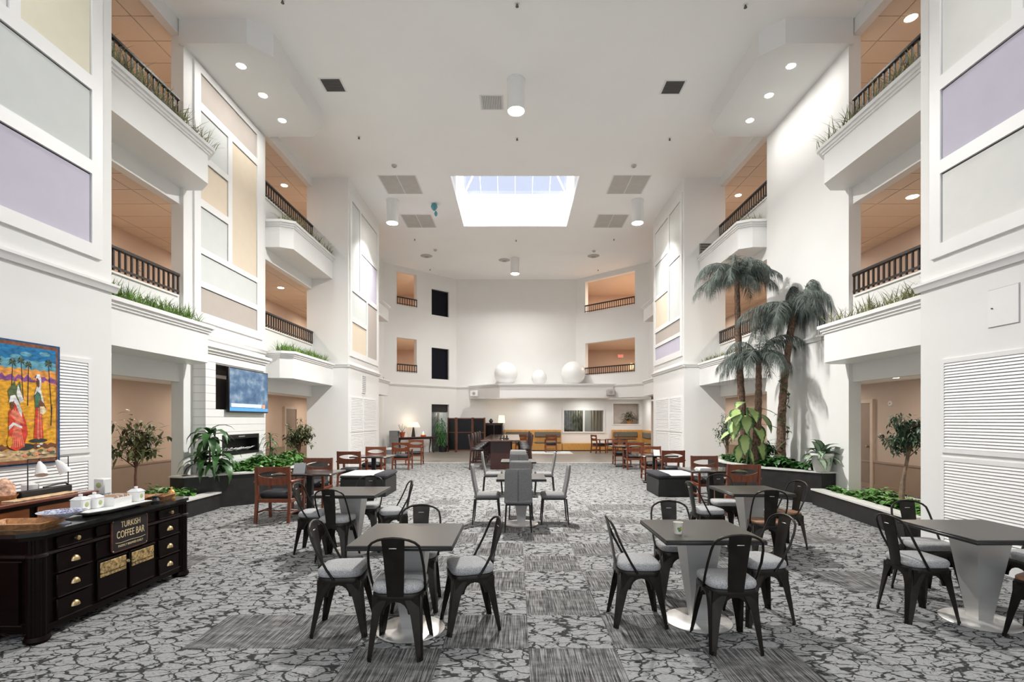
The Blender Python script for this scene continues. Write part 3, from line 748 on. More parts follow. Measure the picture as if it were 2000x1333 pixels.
# ------------------------------------------------------------------ louvres
def louvre(s, xp, y0, y1, z0, z1, wall, pitch, single):
    f = MB(); w_ = .05
    for a, b, c, d in ((y0-w_, y0, z0-w_, z1+w_), (y1, y1+w_, z0-w_, z1+w_), (y0, y1, z0-w_, z0), (y0, y1, z1, z1+w_)):
        f.box(s*xp, s*(xp-.022), a, b, c, d)
    fo = f.build('louvre_frame', TRIM, wall, smooth=False)
    MB().box(s*xp, s*(xp-.002), y0, y1, z0, z1).build('louvre_recess', VENTM, fo, smooth=False)
    n = int((z1-z0)/pitch); pr = (z1-z0)/n
    def prof(z): return [(s*(xp-.003), z+pr*.93), (s*(xp-.009), z+pr*.96), (s*(xp-.022), z+pr*.12), (s*(xp-.018), z+.002)]
    if single:
        m = None
        for i in range(n):
            if m is None: m = MB().prism(prof(0), y0, y1, axis='y').build('slat', TRIM, fo, smooth=False); o = m
            else: o = m.copy(); col.objects.link(o)
            o.location = (0, 0, z0+i*pr); o.rotation_euler = (random.uniform(-.0025, .0025), 0, 0) if i % 3 == 0 else (0, 0, 0)
            if i % 3 == 0: o.location.z += -((y0+y1)/2)*o.rotation_euler.x
    else:
        mb = MB()
        for i in range(n): mb.prism(prof(z0+i*pr), y0, y1, axis='y')
        o = mb.build('slats', TRIM, fo, smooth=False); o['kind'] = 'stuff'
for s in (-1, 1):
    louvre(s, XA, 4.3 if s < 0 else 3.6, 6.20, 1.30, 2.33, walls[s], .035, True)
    louvre(s, XA, 4.3 if s < 0 else 3.6, 6.20, .14, 1.15, walls[s], .035, True)
    for y0, y1 in ((16.1, 17.25), (17.45, 18.95)):
        louvre(s, XA, y0, y1, 1.30, 2.33, walls[s], .05, False); louvre(s, XA, y0, y1, .14, 1.15, walls[s], .05, False)
    struct(MB().box(s*XA, s*(XA-.02), -4, YA, 0, .1).box(s*XA, s*(XA-.02), YC0, YC1, 0, .1).build('baseboard_left' if s < 0 else 'baseboard_right', TRIM, smooth=False))
# access hatch on right wall
t = empty('access_hatch', (5.2, 5.46, 2.66), 'square white access hatch above the louvres', 'hatch')
MB().box(-.012, 0, -.17, .17, -.0, .40).build('door_leaf', TRIM, t); MB().box(-.003, .0, -.178, .178, -.008, .408).build('shadow_line', GRILLE, t)
MB().lathe([(.008, 0), (.008, .01)], n=8).build('latch', VENTD, t, loc=(-.012, .12, .2), rot=(0, -PI/2, 0))
t = empty('wall_vent', (-5.2, 17.45, 2.55), 'small tall white vent above the far louvres', 'vent')
MB().box(0, .02, -.22, .22, 0, .62).build('plate', CAN, t)
for k in range(9):
    for q in (-1, 1): MB().box(.02, .026, q*.1-.08, q*.1+.08, .04+k*.063, .07+k*.063).build('slot', VENTM, t, smooth=False)
t = empty('wall_vent', (5.95, 15.85, 6.6), 'brown grid vent on the pier beside the top planter ledge', 'vent')
MB().box(-.28, .28, -.02, 0, 0, .5).build('plate', VENTM, t)
for k in range(6): MB().box(-.25, .25, -.03, -.02, .04+k*.08, .09+k*.08).build('blade', mat('vent_brown', (.12, .10, .08)), t, smooth=False)

# ------------------------------------------------------------------ ceiling fittings
for (x, y, z, r), lb in zip(PENDANTS, ('white cylinder ceiling lamp nearest the camera, before the skylight', 'white cylinder ceiling lamp beside the teal bundle', 'white cylinder ceiling lamp across the skylight from the teal bundle', 'white cylinder ceiling lamp beyond the skylight, closest to the end wall')):
    t = empty('cylinder_pendant', (x, y, CZ), lb, 'lamp', group='white cylinder ceiling lamps')
    MB().lathe([(r-.015, z-CZ+.0), (r, z-CZ), (r, -.02), (r+.015, -.015), (r+.015, 0), (.01, 0)], n=32, caps=False).build('can', CAN, t)
    MB().lathe([(r-.02, z-CZ-.012), (r-.015, z-CZ+.02)], n=32).build('bulb_lens', BULB, t)
def ceil_grille(x0, x1, y0, y1, lb, m, blades, along='y', name='ceiling_vent', halves=1):
    t = empty(name, ((x0+x1)/2, (y0+y1)/2, CZ), lb, 'vent'); W = (x1-x0)/2; D_ = (y1-y0)/2
    MB().box(-W-.03, W+.03, -D_-.03, D_+.03, -.008, 0).build('frame', CAN, t)
    for h in range(halves):
        a = -W+h*2*W/halves+.012; b = -W+(h+1)*2*W/halves-.012
        MB().box(a, b, -D_, D_, -.012, -.008).build('mesh_panel', m, t, smooth=False)
        if blades:
            for k in range(blades):
                if along == 'x': yy = -D_+(k+.5)*2*D_/blades; MB().box(a, b, yy-.008, yy+.008, -.02, -.012).build('blade', m, t, smooth=False)
                else: xx = a+(k+.5)*(b-a)/blades; MB().box(xx-.008, xx+.008, -D_, D_, -.02, -.012).build('blade', CAN, t, smooth=False)
    return t
ceil_grille(-4.32, -3.88, 11.26, 11.68, 'square dark ceiling vent near the soffit above the television side', VENTD, 8, 'x')
ceil_grille(3.32, 3.75, 11.33, 11.76, 'square dark ceiling vent near the soffit above the palms', VENTD, 8, 'x')
ceil_grille(-.82, -.32, 11.85, 12.35, 'square grey slotted ceiling vent beside the nearest cylinder lamp', VENTM, 12, 'y')
for x0, x1, a in ((-4.24, -3.10, 'bundle side'), (3.0, 4.14, 'palm side')):
    ceil_grille(x0, x1, 15.72, 16.97, 'large two-panel return grille by the skylight, %s, nearer one' % a, GRILLE, 0, halves=2, name='return_grille')
    ceil_grille(x0+.02, x1-.02, 18.72, 19.95, 'large two-panel return grille by the skylight, %s, farther one' % a, GRILLE, 0, halves=2, name='return_grille')
spr = [(552, 0), (1010, 7), (1456, 9), (701, 267), (1010, 270), (1308, 270), (768, 388), (1243, 388), (810, 467), (1008, 469), (1199, 467), (840, 526), (1168, 527)]
for i, (px, py) in enumerate(spr):
    y = 7500/(820-py); x = (px-1008)/1000*y
    row = ('before the near vents', 'before the near vents', 'before the near vents', 'between vents and skylight', 'between vents and skylight', 'between vents and skylight', 'beside a side cylinder lamp', 'beside a side cylinder lamp', 'just past the skylight', 'just past the skylight', 'just past the skylight', 'by the end wall', 'by the end wall')[i]
    side = 'television side' if px < 900 else ('palm side' if px > 1100 else 'centre line')
    t = empty('sprinkler_head', (x, y, CZ), 'small dark ceiling sprinkler %s, %s' % (row, side), 'sprinkler', group='ceiling sprinklers')
    MB().lathe([(.045, -.006), (.045, 0)], n=12).build('plate', CAN, t)
    MB().lathe([(.012, -.05), (.02, -.03), (.012, -.006)], n=8).build('nozzle', VENTD, t); MB().lathe([(.03, -.058), (.03, -.05)], n=10).build('deflector', VENTD, t)
for px, py, lb in ((770, 323, 'round white smoke detector before the return grille, television side'), (1238, 323, 'round white smoke detector before the return grille, palm side'), (850, 488, 'small round detector past the skylight, television side'), (1160, 490, 'small round detector past the skylight, palm side')):
    y = 7500/(820-py); x = (px-1008)/1000*y
    t = empty('smoke_detector', (x, y, CZ), lb, 'detector')
    MB().lathe([(.02, -.06), (.06, -.055), (.08, -.02), (.08, 0)], n=16).build('housing', GRILLE, t); MB().lathe([(.03, -.068), (.03, -.06)], n=10).build('grille_cap', VENTM, t)
for px, py, lb in ((833, 500, 'round ceiling air outlet past the skylight, television side'), (1159, 500, 'round ceiling air outlet past the skylight, palm side'), (985, 508, 'round ceiling air outlet beside the farthest cylinder lamp')):
    y = 7500/(820-py); x = (px-1008)/1000*y
    t = empty('air_outlet', (x, y, CZ), lb, 'vent')
    MB().lathe([(.05, -.05), (.18, -.045), (.27, -.01), (.27, 0)], n=20).build('dish', GRILLE, t); MB().lathe([(.1, -.065), (.1, -.05)], n=14).build('centre_disc', VENTM, t)
t = empty('balloon', (-2.84, 17.75, CZ), 'teal foil balloon with a tail, stuck under the ceiling', 'balloon')
TEAL = mat('teal_foil', (.10, .32, .38), .25, .3, var=.3)
MB().lathe([(.01, 0), (.09, -.04), (.12, -.12), (.08, -.2), (.015, -.26)], n=14).build('balloon_skin', TEAL, t)
MB().lathe([(.012, -.26), (.06, -.34), (.045, -.42), (.01, -.45)], n=10).build('tail', TEAL, t, loc=(.06, 0, 0))

# ------------------------------------------------------------------ chimney breast, television, fireplace
SHIP = TRIM
cb = empty('chimney_breast', (-6.17, 11.3, 0), 'white shiplap chimney breast holding the television and fireplace', 'fireplace')
of = (-6.17, 11.3, 0); XF = 6.0
nz = 14; zt = 2.82; hb = [(10.22, 12.16, 1.79, 2.76), (10.46, 11.90, .92, 1.31)]
fill = MB()
for a, b, c, d in holes_boxes(9.9, 12.25, 0, 2.95, hb): fill.box(-XF-.008, -XB, a, b, c, d)
fill.build('core', VENTM, cb, off=of, smooth=False)
for i in range(19):
    z0 = .0+i*.155; z1 = min(z0+.149, 2.95)
    cuts = sorted([h for h in hb if h[2] < (z0+z1)/2 < h[3]]); a = 9.888
    for h in cuts+[(12.25, 12.25, 0, 0)]:
        MB().box(-XF+.004, -XF-.008, a, h[0], z0, z1).build('shiplap_board', SHIP, cb, off=of, smooth=False); a = h[1]
    MB().box(-XF-.008, -XB, 9.888, 9.9, z0, z1).build('shiplap_board', SHIP, cb, off=of, smooth=False)
m = MB()
for e, a, b in ((.03, 2.95, 3.0), (.07, 3.0, 3.06), (.11, 3.06, 3.12)): m.box(-XF+e, -XB, 9.88-e, 12.25+e, a, b)
m.build('cornice', TRIM, cb, off=of, smooth=False)
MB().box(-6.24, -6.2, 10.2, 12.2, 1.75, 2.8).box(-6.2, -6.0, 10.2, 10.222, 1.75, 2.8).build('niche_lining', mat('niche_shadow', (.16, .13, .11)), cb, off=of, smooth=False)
fp = empty('electric_fireplace', (-6.1, 11.18, .92), 'black electric fireplace insert under the television', 'fireplace')
of2 = (-6.1, 11.18, .92)
MB().box(-6.22, -6.2, 10.46, 11.9, .92, 1.31).box(-6.2, -6.0, 10.46, 10.48, .92, 1.31).box(-6.2, -6, 11.88, 11.9, .92, 1.31).box(-6.2, -6.0, 10.48, 11.88, .92, .94).box(-6.2, -6, 10.48, 11.88, 1.29, 1.31).build('firebox', BLKBASE, fp, off=of2, smooth=False)
MB().box(-6.0, -5.985, 10.44, 11.92, .90, .95).box(-6.0, -5.985, 10.44, 11.92, 1.24, 1.33).box(-6.0, -5.985, 10.44, 10.50, .95, 1.24).box(-6.0, -5.985, 11.86, 11.92, .95, 1.24).build('front_frame', EDGE, fp, off=of2, smooth=False)
for k in range(16):
    y = 10.6+k*.078; a = random.uniform(-.5, .5)
    MB().tube([(-6.12, y, .98+random.uniform(0, .03)), (-6.06, y+.1*math.cos(a), 1.0+random.uniform(0, .05))], .014, 6).build('log', WHITECUSH, fp, off=of2)
MB().box(-5.985, -5.983, 11.05, 11.3, 1.275, 1.295).build('brand_plate', VENTM, fp, off=of2)
tv = empty('television', (-5.93, 11.38, 1.82), 'flat television showing a blue picture on the shiplap wall', 'television')
of3 = (-5.93, 11.38, 1.82)
MB().rbox(-5.96, -5.90, 10.52, 12.18, 1.80, 2.745, .008).build('casing', EDGE, tv, off=of3)
MB().box(-5.90, -5.897, 10.545, 12.16, 1.83, 2.72).build('screen', TVPIC, tv, off=of3, smooth=False)
MB().box(-5.897, -5.8955, 10.545, 12.16, 1.83, 1.90).build('lower_band', emit('tv_blue', (.06, .22, .42), .42), tv, off=of3, smooth=False)
MB().box(-5.897, -5.8955, 10.60, 11.85, 1.915, 1.99).build('caption_strip', emit('tv_pale', (.42, .60, .75), .40), tv, off=of3, smooth=False)
MB().box(-5.8955, -5.894, 11.90, 12.02, 1.90, 1.99).build('orange_badge', emit('tv_orange', (.62, .22, .13), .42), tv, off=of3, smooth=False)
MB().box(-6.2, -5.96, 11.0, 11.1, 2.1, 2.5).box(-6.0, -5.96, 10.9, 11.7, 2.15, 2.45).build('wall_bracket', BLKBASE, tv, off=of3)

# corridor doors & fittings
DOOR = mat('taupe_door', (.27, .21, .17), .5, var=.05); CASE = mat('beige_casing', (.60, .50, .42), .5)
for k, (s, y0, y1, lb) in enumerate(((1, 12.35, 12.95, 'taupe corridor door behind the grey ficus'), (-1, 19.0, 19.9, 'brown corridor door beyond the small ficus'), (1, 18.0, 18.9, 'brown corridor door behind the palm trunks'))):
    d = struct(MB().box(s*8.59, s*8.555, y0, y1, 0, 2.05).build('door_%d' % (k+2), DOOR, smooth=False), lb)
    MB().box(s*8.6, s*8.53, y0-.09, y0, 0, 2.14).box(s*8.6, s*8.53, y1, y1+.09, 0, 2.14).box(s*8.6, s*8.53, y0, y1, 2.05, 2.14).build('door_frame', CASE, d, smooth=False)
    MB().lathe([(.02, 0), (.03, .02), (.03, .05), (.01, .06)], n=12).build('door_handle', BRASS, d, loc=(s*8.55, y0+.08, 1.0), rot=(0, -s*PI/2, 0))
for s, y, z, r, lb, m in ((1, 12.0, 1.25, .05, 'round dark room-number disc on the ground corridor wall', BLKBASE), (1, 11.75, 2.02, .06, 'round white alarm bell high on the ground corridor wall', CAN), (-1, 11.7, 5.1, .06, 'round beige alarm on the middle gallery wall', CASE)):
    t = empty('wall_disc', (s*8.6, y, z), lb, 'fixture')
    MB().lathe([(r, 0), (r, .02), (r*.8, .03), (.002, .03)], n=18).build('disc', m, t, rot=(0, -s*PI/2, 0)); MB().lathe([(r*.3, .03), (r*.3, .036)], n=10).build('hub', VENTM, t, rot=(0, -s*PI/2, 0))
t = empty('exit_sign', (6.2, 30.4, 5.32), 'red EXIT sign in the wide middle opening of the end wall', 'sign')
MB().box(-.16, .16, -.03, .05, 0, .2).build('housing', CAN, t)
def text(s_, size, loc, rot, m, parent, name='lettering', ext=.001, align='CENTER'):
    c = bpy.data.curves.new(name, 'FONT'); c.body = s_; c.size = size; c.extrude = ext; c.align_x = align; c.align_y = 'CENTER'
    c.materials.append(m); tmp = bpy.data.objects.new('tmp', c); me = bpy.data.meshes.new_from_object(tmp); bpy.data.objects.remove(tmp)
    o = bpy.data.objects.new(name, me); o.location = loc; o.rotation_euler = rot; o.parent = parent; col.objects.link(o); return o
text('EXIT', .17, (0, -.035, .1), (PI/2, 0, 0), EXITM, t)
t = empty('wall_sconce', (6.84, 30.35, 4.62), 'glowing wall lamp behind the wide middle gallery railing', 'lamp')
MB().lathe([(.06, 0), (.13, .12), (.13, .3), (.06, .36)], n=16).build('glass_shade', SHADE, t); MB().box(-.03, .03, 0, .06, -.1, .02).build('arm', BRASS, t)

# ------------------------------------------------------------------ stone planters
def planter(label, front, back, h, name='stone_planter', capw=.2):
    """front: points along the room side; back: points closing the bed (same side order reversed)"""
    poly = front+back
    cx = sum(p[0] for p in poly)/len(poly); cy = sum(p[1] for p in poly)/len(poly)
    t = empty(name, (cx, cy, 0), label, 'planter'); of = (cx, cy, 0)
    MB().prism(poly, 0, h-.09).build('soil_bed', SOIL, t, off=of, smooth=False)
    wm = MB(); cm = MB()
    for (a, b) in zip(front, front[1:]):
        a = Vector((*a, 0)); b = Vector((*b, 0)); d = (b-a).normalized(); n = Vector((-d.y, d.x, 0))
        mid = (a+b)/2-Vector((cx, cy, 0))
        if n.dot(mid) < 0: n = -n       # outward
        q = [a+n*.004, b+n*.004, b-n*capw*.8, a-n*capw*.8]; wm.prism([(p.x, p.y) for p in q], 0, h-.03)
        e = d*.03
        q = [a+n*.03-e*.3, b+n*.03+e*.3, b-n*capw, a-n*capw]; cm.prism([(p.x, p.y) for p in q], h-.03, h)
    wm.build('stone_face', SLATE, t, off=of, smooth=False); cm.build('white_cap', CAP, t, off=of, smooth=False)
    return t, of
FR = [(-6.25, 9.25), (-5.97, 9.19), (-5.12, 10.0), (-4.80, 11.2), (-4.95, 12.6), (-5.0, 13.6)]
P1, of1 = planter('raised black stone planter with a white cap, under the television', FR, [(-6.24, 13.6), (-6.24, 12.8), (-5.98, 12.26), (-5.98, 9.9), (-6.24, 9.9)], .63)
P2, of2_ = planter('low dark stone planter between the coffee bar and the raised planter', [(-5.5, 6.75), (-5.50, 9.5)], [(-6.0, 9.16), (-6.75, 9.5), (-6.75, 6.75)], .31)
P3, of3_ = planter('raised black stone planter with a white cap, below the palms', [(6.24, 10.0), (5.97, 10.0), (5.25, 11.0), (5.0, 12.3), (5.1, 13.6)], [(6.24, 13.6)], .63)
P4, of4_ = planter('low dark stone planter beside the grey ficus', [(5.76, 9.95), (5.40, 7.0)], [(6.75, 7.0), (6.75, 9.6), (6.2, 9.6)], .31)
struct(MB().box(6.6, 6.78, 6.9, 9.6, 0, .31).box(-6.78, -6.6, 6.7, 9.6, 0, .31).build('trim_kerb', CAP, smooth=False))

def inside(p, poly):
    c = False; n = len(poly)
    for i in range(n):
        x1, y1 = poly[i]; x2, y2 = poly[(i+1) % n]
        if (y1 > p[1]) != (y2 > p[1]) and p[0] < (x2-x1)*(p[1]-y1)/(y2-y1)+x1: c = not c
    return c
def ground_cover(label, poly, z0, hmin, hmax, n, size, m, lt='pothos leaves'):
    cx = sum(p[0] for p in poly)/len(poly); cy = sum(p[1] for p in poly)/len(poly)
    g = MB(); xs = [p[0] for p in poly]; ys = [p[1] for p in poly]; k = 0
    while k < n:
        x = random.uniform(min(xs), max(xs)); y = random.uniform(min(ys), max(ys))
        if not inside((x, y), poly): continue
        k += 1
        hh = z0+random.uniform(0, 1)**.6*(hmin+(hmax-hmin)*(.5+.5*math.sin(x*5.1+1)*math.cos(y*4.3)))
        L = size*random.uniform(.6, 1.25)
        g.leaf((x, y, hh), random.uniform(0, 2*PI), random.uniform(-.3, .8), L, L*.72, random.uniform(.3, 1.1), 2, .2, 2, .08)
    o = g.build('ground_cover', m, off=(cx, cy, z0), loc=(cx, cy, z0)); return tag(o, label, 'plants', None, 'stuff')
ground_cover('bright green ground cover filling the raised planter under the television', [(-5.85, 9.75), (-5.25, 10.15), (-4.95, 11.2), (-5.1, 12.5), (-5.9, 12.6)], .56, .10, .34, 2300, .12, G_POT)
ground_cover('dark green ground cover in the low planter beyond the coffee bar', [(-6.7, 7.0), (-5.72, 7.0), (-5.72, 9.2), (-6.0, 9.1), (-6.7, 9.4)], .24, .06, .26, 1100, .12, G_POT)
ground_cover('green ground cover at the feet of the palms', [(6.08, 10.2), (6.0, 10.22), (5.45, 11.0), (5.2, 12.3), (5.3, 13.3), (6.08, 13.3)], .56, .08, .30, 2600, .13, G_POTD)
ground_cover('leafy ground cover in the low planter around the grey ficus', [(6.5, 7.2), (5.66, 7.2), (5.95, 9.85), (6.5, 9.5)], .24, .05, .24, 1300, .12, G_POT)

def tree(name, label, base, trunk, crown, crx, crz, nleaf, lsize, lm, bm, cat='tree', tr=.03, wig=.04, stems=1):
    bx, by, bz = base; cx, cy, cz = crown
    t = empty(name, base, label, cat)
    tm = MB()
    for sidx in range(stems):
        ph = random.uniform(0, 6); pts = []
        for i in range(9):
            f = i/8; pts.append((bx+(cx-bx)*f+wig*math.sin(f*6+ph)*(f), by+(cy-by)*f+wig*math.cos(f*5+ph)*f+.03*sidx, bz+(cz-bz)*f))
        tm.tube(pts, [tr*(1-.6*i/8) for i in range(9)], 8)
    tm.build('trunk', bm, t, off=base)
    bmz = MB(); lv = MB(); ends = []
    for i in range(34):
        yaw = random.uniform(0, 2*PI); el = random.uniform(-.5, 1.3); rr = random.uniform(.45, 1.0)
        st = Vector((cx, cy, cz-crz*random.uniform(.0, .8)))
        en = Vector((cx+crx*rr*math.cos(yaw)*math.cos(el), cy+crx*rr*math.sin(yaw)*math.cos(el), cz+crz*rr*math.sin(el)))
        mid = st.lerp(en, .5)+Vector((0, 0, .05))
        bmz.tube([st, mid, en], [.009, .006, .003], 4); ends.append((st, mid, en))
    bmz.build('branches', bm, t, off=base)['kind'] = 'stuff'
    for i in range(nleaf):
        st, mid, en = random.choice(ends); f = random.uniform(.35, 1.08)
        p = mid.lerp(en, (f-.5)*2) if f > .5 else st.lerp(mid, f*2)
        p = p+Vector((random.gauss(0, 1), random.gauss(0, 1), random.gauss(0, 1)))*crx*.09
        L = lsize*random.uniform(.7, 1.25)
        lv.leaf(p, random.uniform(0, 2*PI), random.uniform(-1.0, .5), L, L*.42, random.uniform(.1, .7), 2, .15, 2, .08)
    lv.build('leaves', lm, t, off=base)['kind'] = 'stuff'
    return t
tree('ficus_tree', 'ficus with bronze-green leaves in the low planter beyond the coffee bar', (-6.15, 8.3, .22), 0, (-6.17, 8.3, 1.22), .46, .52, 620, .13, G_FIC, RED_BARK, tr=.028, wig=.02)
tree('ficus_tree', 'small dark ficus at the far end of the planter under the television', (-5.35, 12.7, .55), 0, (-5.4, 12.7, 1.22), .36, .46, 1700, .085, G_FIC, RED_BARK, tr=.035)
tree('ficus_tree', 'grey-green ficus with a slim trunk in the low planter', (6.22, 8.25, .22), 0, (6.32, 8.25, 1.32), .42, .42, 1700, .08, G_FICD, BARK, tr=.035, wig=.05, stems=2)
tree('weeping_fig', 'thin weeping fig shrub behind the big variegated leaves', (5.35, 12.9, .55), 0, (5.3, 12.9, 1.30), .30, .55, 800, .07, G_FICD, BARK, tr=.018, wig=.05, stems=2)
tree('shrub', 'small dark-leaved shrub between the two palm trunks', (5.75, 11.7, .55), 0, (5.7, 11.7, .95), .32, .25, 500, .10, G_DRA, BARK, cat='shrub', tr=.015)

def leafy(name, label, base, heads, lm, cat='plant', stem_r=.018, L=.5, W=.08, nl=16, droop=1.5, single=True, pitch=(.2, 1.2), pot=None, n=5):
    t = empty(name, base, label, cat)
    if pot:
        r, h, m = pot
        MB().lathe([(r*.62, 0), (r*.70, .02), (r*.97, h*.85), (r*1.04, h*.87), (r*1.04, h), (r*.94, h), (r*.9, h*.9), (.01, h*.9)], n=24, caps=False).build('pot', m, t)
    k = 0
    for hx, hy, hz in heads:
        MB().tube([(0, 0, 0 if not pot else pot[1]*.8), (hx*.5+.01, hy*.5, hz*.5), (hx, hy, hz)], [stem_r, stem_r*.9, stem_r*.6], 7).build('stem', BARK, t)
        for i in range(nl):
            yaw = i*2.4+random.uniform(-.3, .3); f = i/nl
            g = MB(); lp = L*random.uniform(.75, 1.1)
            g.leaf((hx, hy, hz-.18*(1-f)), yaw, pitch[0]+(pitch[1]-pitch[0])*f+random.uniform(-.1, .1), lp, W*random.uniform(.85, 1.15), droop*random.uniform(.75, 1.15), n, .25, 2, .06)
            g.build('leaf', lm, t)
    return t
leafy('corn_plant', 'tall corn plant with long arching leaves beside the television wall', (-5.72, 9.55, .58), [(0.0, 0, .85), (.12, .05, .42), (-.12, .05, .38)], G_DRA, L=.56, W=.125, nl=17, droop=2.1, pot=(.15, .22, WHITEP))
leafy('dracaena', 'small two-headed dracaena beside the electric fireplace', (-5.72, 11.9, .58), [(0, 0, .72), (.05, 0, .38)], G_DRA, L=.30, W=.045, nl=16, droop=1.8)
leafy('cordyline', 'dark spiky cordyline behind the red plant', (5.72, 12.0, .58), [(.05, 0, .45)], mat('cordyline_dark', (.03, .045, .04), .4, var=.4), L=.55, W=.05, nl=16, droop=1.3, pitch=(.3, 1.3))
leafy('bromeliad', 'small plant with dark red bracts at the palm bases', (5.45, 11.75, .60), [(0, 0, .2)], G_RED, L=.2, W=.07, nl=16, droop=.9)
leafy('aglaonema', 'silver-green aglaonema in a white pot on the planter corner', (6.02, 10.08, .63), [(0, 0, .42), (.07, .03, .40), (-.07, -.03, .38)], G_AGLA, L=.46, W=.14, nl=13, droop=1.5, pot=(.205, .36, mat('rough_white_pot', (.66, .65, .62), .6, var=.1, vs=8)), pitch=(.3, 1.4))
# dieffenbachia with very large leaves
t = empty('dieffenbachia', (5.28, 11.7, .58), 'dumb cane with big yellow-green leaves climbing the palm trunk', 'plant')
MB().tube([(0, 0, 0), (.05, 0, .5), (.0, 0, 1.3)], [.03, .026, .02], 8).build('stem', G_BAM, t)
for dx, dz, yaw, pit, L, W in ((-.10, 1.46, -2.4, .35, .46, .26), (.0, 1.34, -1.5, .3, .44, .27), (.10, 1.32, -.35, .25, .60, .20), (-.15, 1.18, -2.7, .35, .58, .24), (-.08, 1.16, -1.9, .1, .46, .30), (.10, .98, -1.3, .1, .50, .30),
                           (.18, .95, -.35, .30, .62, .24), (-.12, .72, -1.9, .0, .48, .28), (.16, .62, -1.2, -.1, .52, .28), (.05, .45, -1.5, -.2, .44, .26), (-.25, .82, -2.9, .25, .5, .26), (-.3, 1.05, -2.2, .1, .5, .30), (.22, 1.2, -.9, .1, .5, .28), (-.3, 1.3, -2.0, .2, .46, .28), (-.2, .5, -2.3, -.1, .42, .24)):
    MB().leaf((dx, -.12, dz), yaw, pit-(.55 if abs(yaw+1.57) < .8 else .1), L*1.08, W*1.05, 1.0, 6, .10, 2, .05).build('leaf', G_DIEF, t)

# palms: each frond a part
def palm(label, base, bend, top, rad, nf, seed, lw=.5):
    random.seed(seed)
    t = empty('palm_tree', base, label, 'palm')
    b = Vector(base); tp = Vector(top); pts = []; rr = []
    for i in range(29):
        f = i/28; p = b.lerp(tp, f)+Vector((bend*math.sin(PI*f), 0, 0)); pts.append(p); rr.append((.105-.045*f)*(1.0 if i % 2 else .86))
    MB().tube(pts, rr, 12).build('trunk', PALMT, t, off=base, ang=25)
    for k in range(nf):
        yaw = k*2.399+random.uniform(-.2, .2); el0 = random.uniform(.1, 1.15) if k > nf*.25 else random.uniform(-.3, .3)
        L = rad*random.uniform(.85, 1.15); g = MB(); n = 16; p = tp.copy(); sp = []
        side = Vector((-math.sin(yaw), math.cos(yaw), 0))
        for i in range(n+1):
            f = i/n; el = el0+.3-(2.35*f**1.1)*(1 if el0 > .2 else .6)
            d = Vector((math.cos(yaw)*math.cos(el), math.sin(yaw)*math.cos(el), math.sin(el)))
            sp.append((p.copy(), d)); p = p+d*L/n
        g.tube([q[0] for q in sp], [.012*(1-.7*i/n) for i in range(n+1)], 5)
        for i in range(1, n+1):
            q, d = sp[i]
            for rep in range(7):
                for sg in (-1, 1):
                    q2 = q-d*(rep/7*L/n)
                    dr = (side*sg*random.uniform(.3, .95)+d*random.uniform(.5, .9)+Vector((0, 0, random.uniform(-.9, .25)))).normalized()
                    ll = lw*math.sin(PI*min(.97, (i/n)*.85+.12))**.6*random.uniform(.7, 1.1)*rad*.5
                    e1 = q2+dr*ll*.55+Vector((0, 0, -.03*rad)); e2 = q2+dr*ll+Vector((0, 0, -.16*rad*random.uniform(.5, 1.3)))
                    wv = d*.0048; bi = len(g.v)
                    g.v += [tuple(q2-wv), tuple(q2+wv), tuple(e1-wv), tuple(e1+wv), tuple(e2)]
                    g.face([bi, bi+1, bi+3, bi+2]); g.face([bi+2, bi+3, bi+4])
        g.v = [(min(x_, 6.2-.002*(i_ % 9)), y_, z_) for i_, (x_, y_, z_) in enumerate(g.v)]
        g.build('frond', G_PALM, t, off=base)
    return t
palm('tallest palm, its crown just under the top planter ledge', (5.42, 12.0, .5), -.05, (5.13, 11.9, 4.98), 1.08, 22, 3, .55)
palm('mid-height palm with a curved trunk, standing alone', (5.80, 11.2, .5), -.10, (6.04, 11.1, 4.02), 1.3, 24, 11, .55)
palm('shortest palm, its trunk against the tallest one', (5.36, 11.55, .5), .04, (5.40, 11.4, 3.05), 1.12, 17, 8, .55)
random.seed(21)
t = empty('climbing_vine', (5.80, 11.1, .6), 'ivy vine climbing the curved palm trunk', 'vine')
g = MB(); pts = [(.24*(i*.09+.1)/3.52-.10*math.sin(PI*(i*.09+.1)/3.52)+.115*math.cos(i*.75), -.115*abs(math.sin(i*.75))+.06-.02*i/24, i*.09) for i in range(24)]
MB().tube(pts, .008, 5).build('stem', BARK, t)
for i, p in enumerate(pts):
    for _ in range(2): g.leaf(p, random.uniform(0, 2*PI), random.uniform(-.2, .6), .11, .08, .8, 2, .2, 2, .08)
g.build('leaves', G_POTD, t)['kind'] = 'stuff'

# bamboo plant by the dark door, niche plant
t = empty('bamboo_palm', (-3.75, 26.2, 0), 'tall feathery bamboo palm between the glazed door and folding screen', 'plant')
MB().lathe([(.2, 0), (.24, .3), (.22, .3), (.2, .26), (.01, .26)], n=16, caps=False).build('pot', BLKBASE, t)
g = MB()
for k in range(15):
    yaw = random.uniform(0, 2*PI); lean = random.uniform(.05, .5); H = random.uniform(1.0, 2.0)
    top = Vector((lean*math.cos(yaw)*1.1, lean*math.sin(yaw)*.6, H)); bs = Vector((.1*math.cos(yaw), .1*math.sin(yaw), .2))
    MB().tube([bs, bs.lerp(top, .6)+Vector((0, 0, .1)), top], [.012, .009, .004], 5).build('cane', G_BAM, t)
    for j in range(20):
        p = bs.lerp(top, .15+.85*j/20); g.leaf(p, random.uniform(0, 2*PI), random.uniform(-.3, .7), .34, .035, 1.2, 3, .1, 1, .1)
g.build('leaves', G_BAM, t)['kind'] = 'stuff'
t = empty('niche_plant', (6.1, 27.55, 1.41), 'trailing plant in a wicker basket inside the wall niche', 'plant')
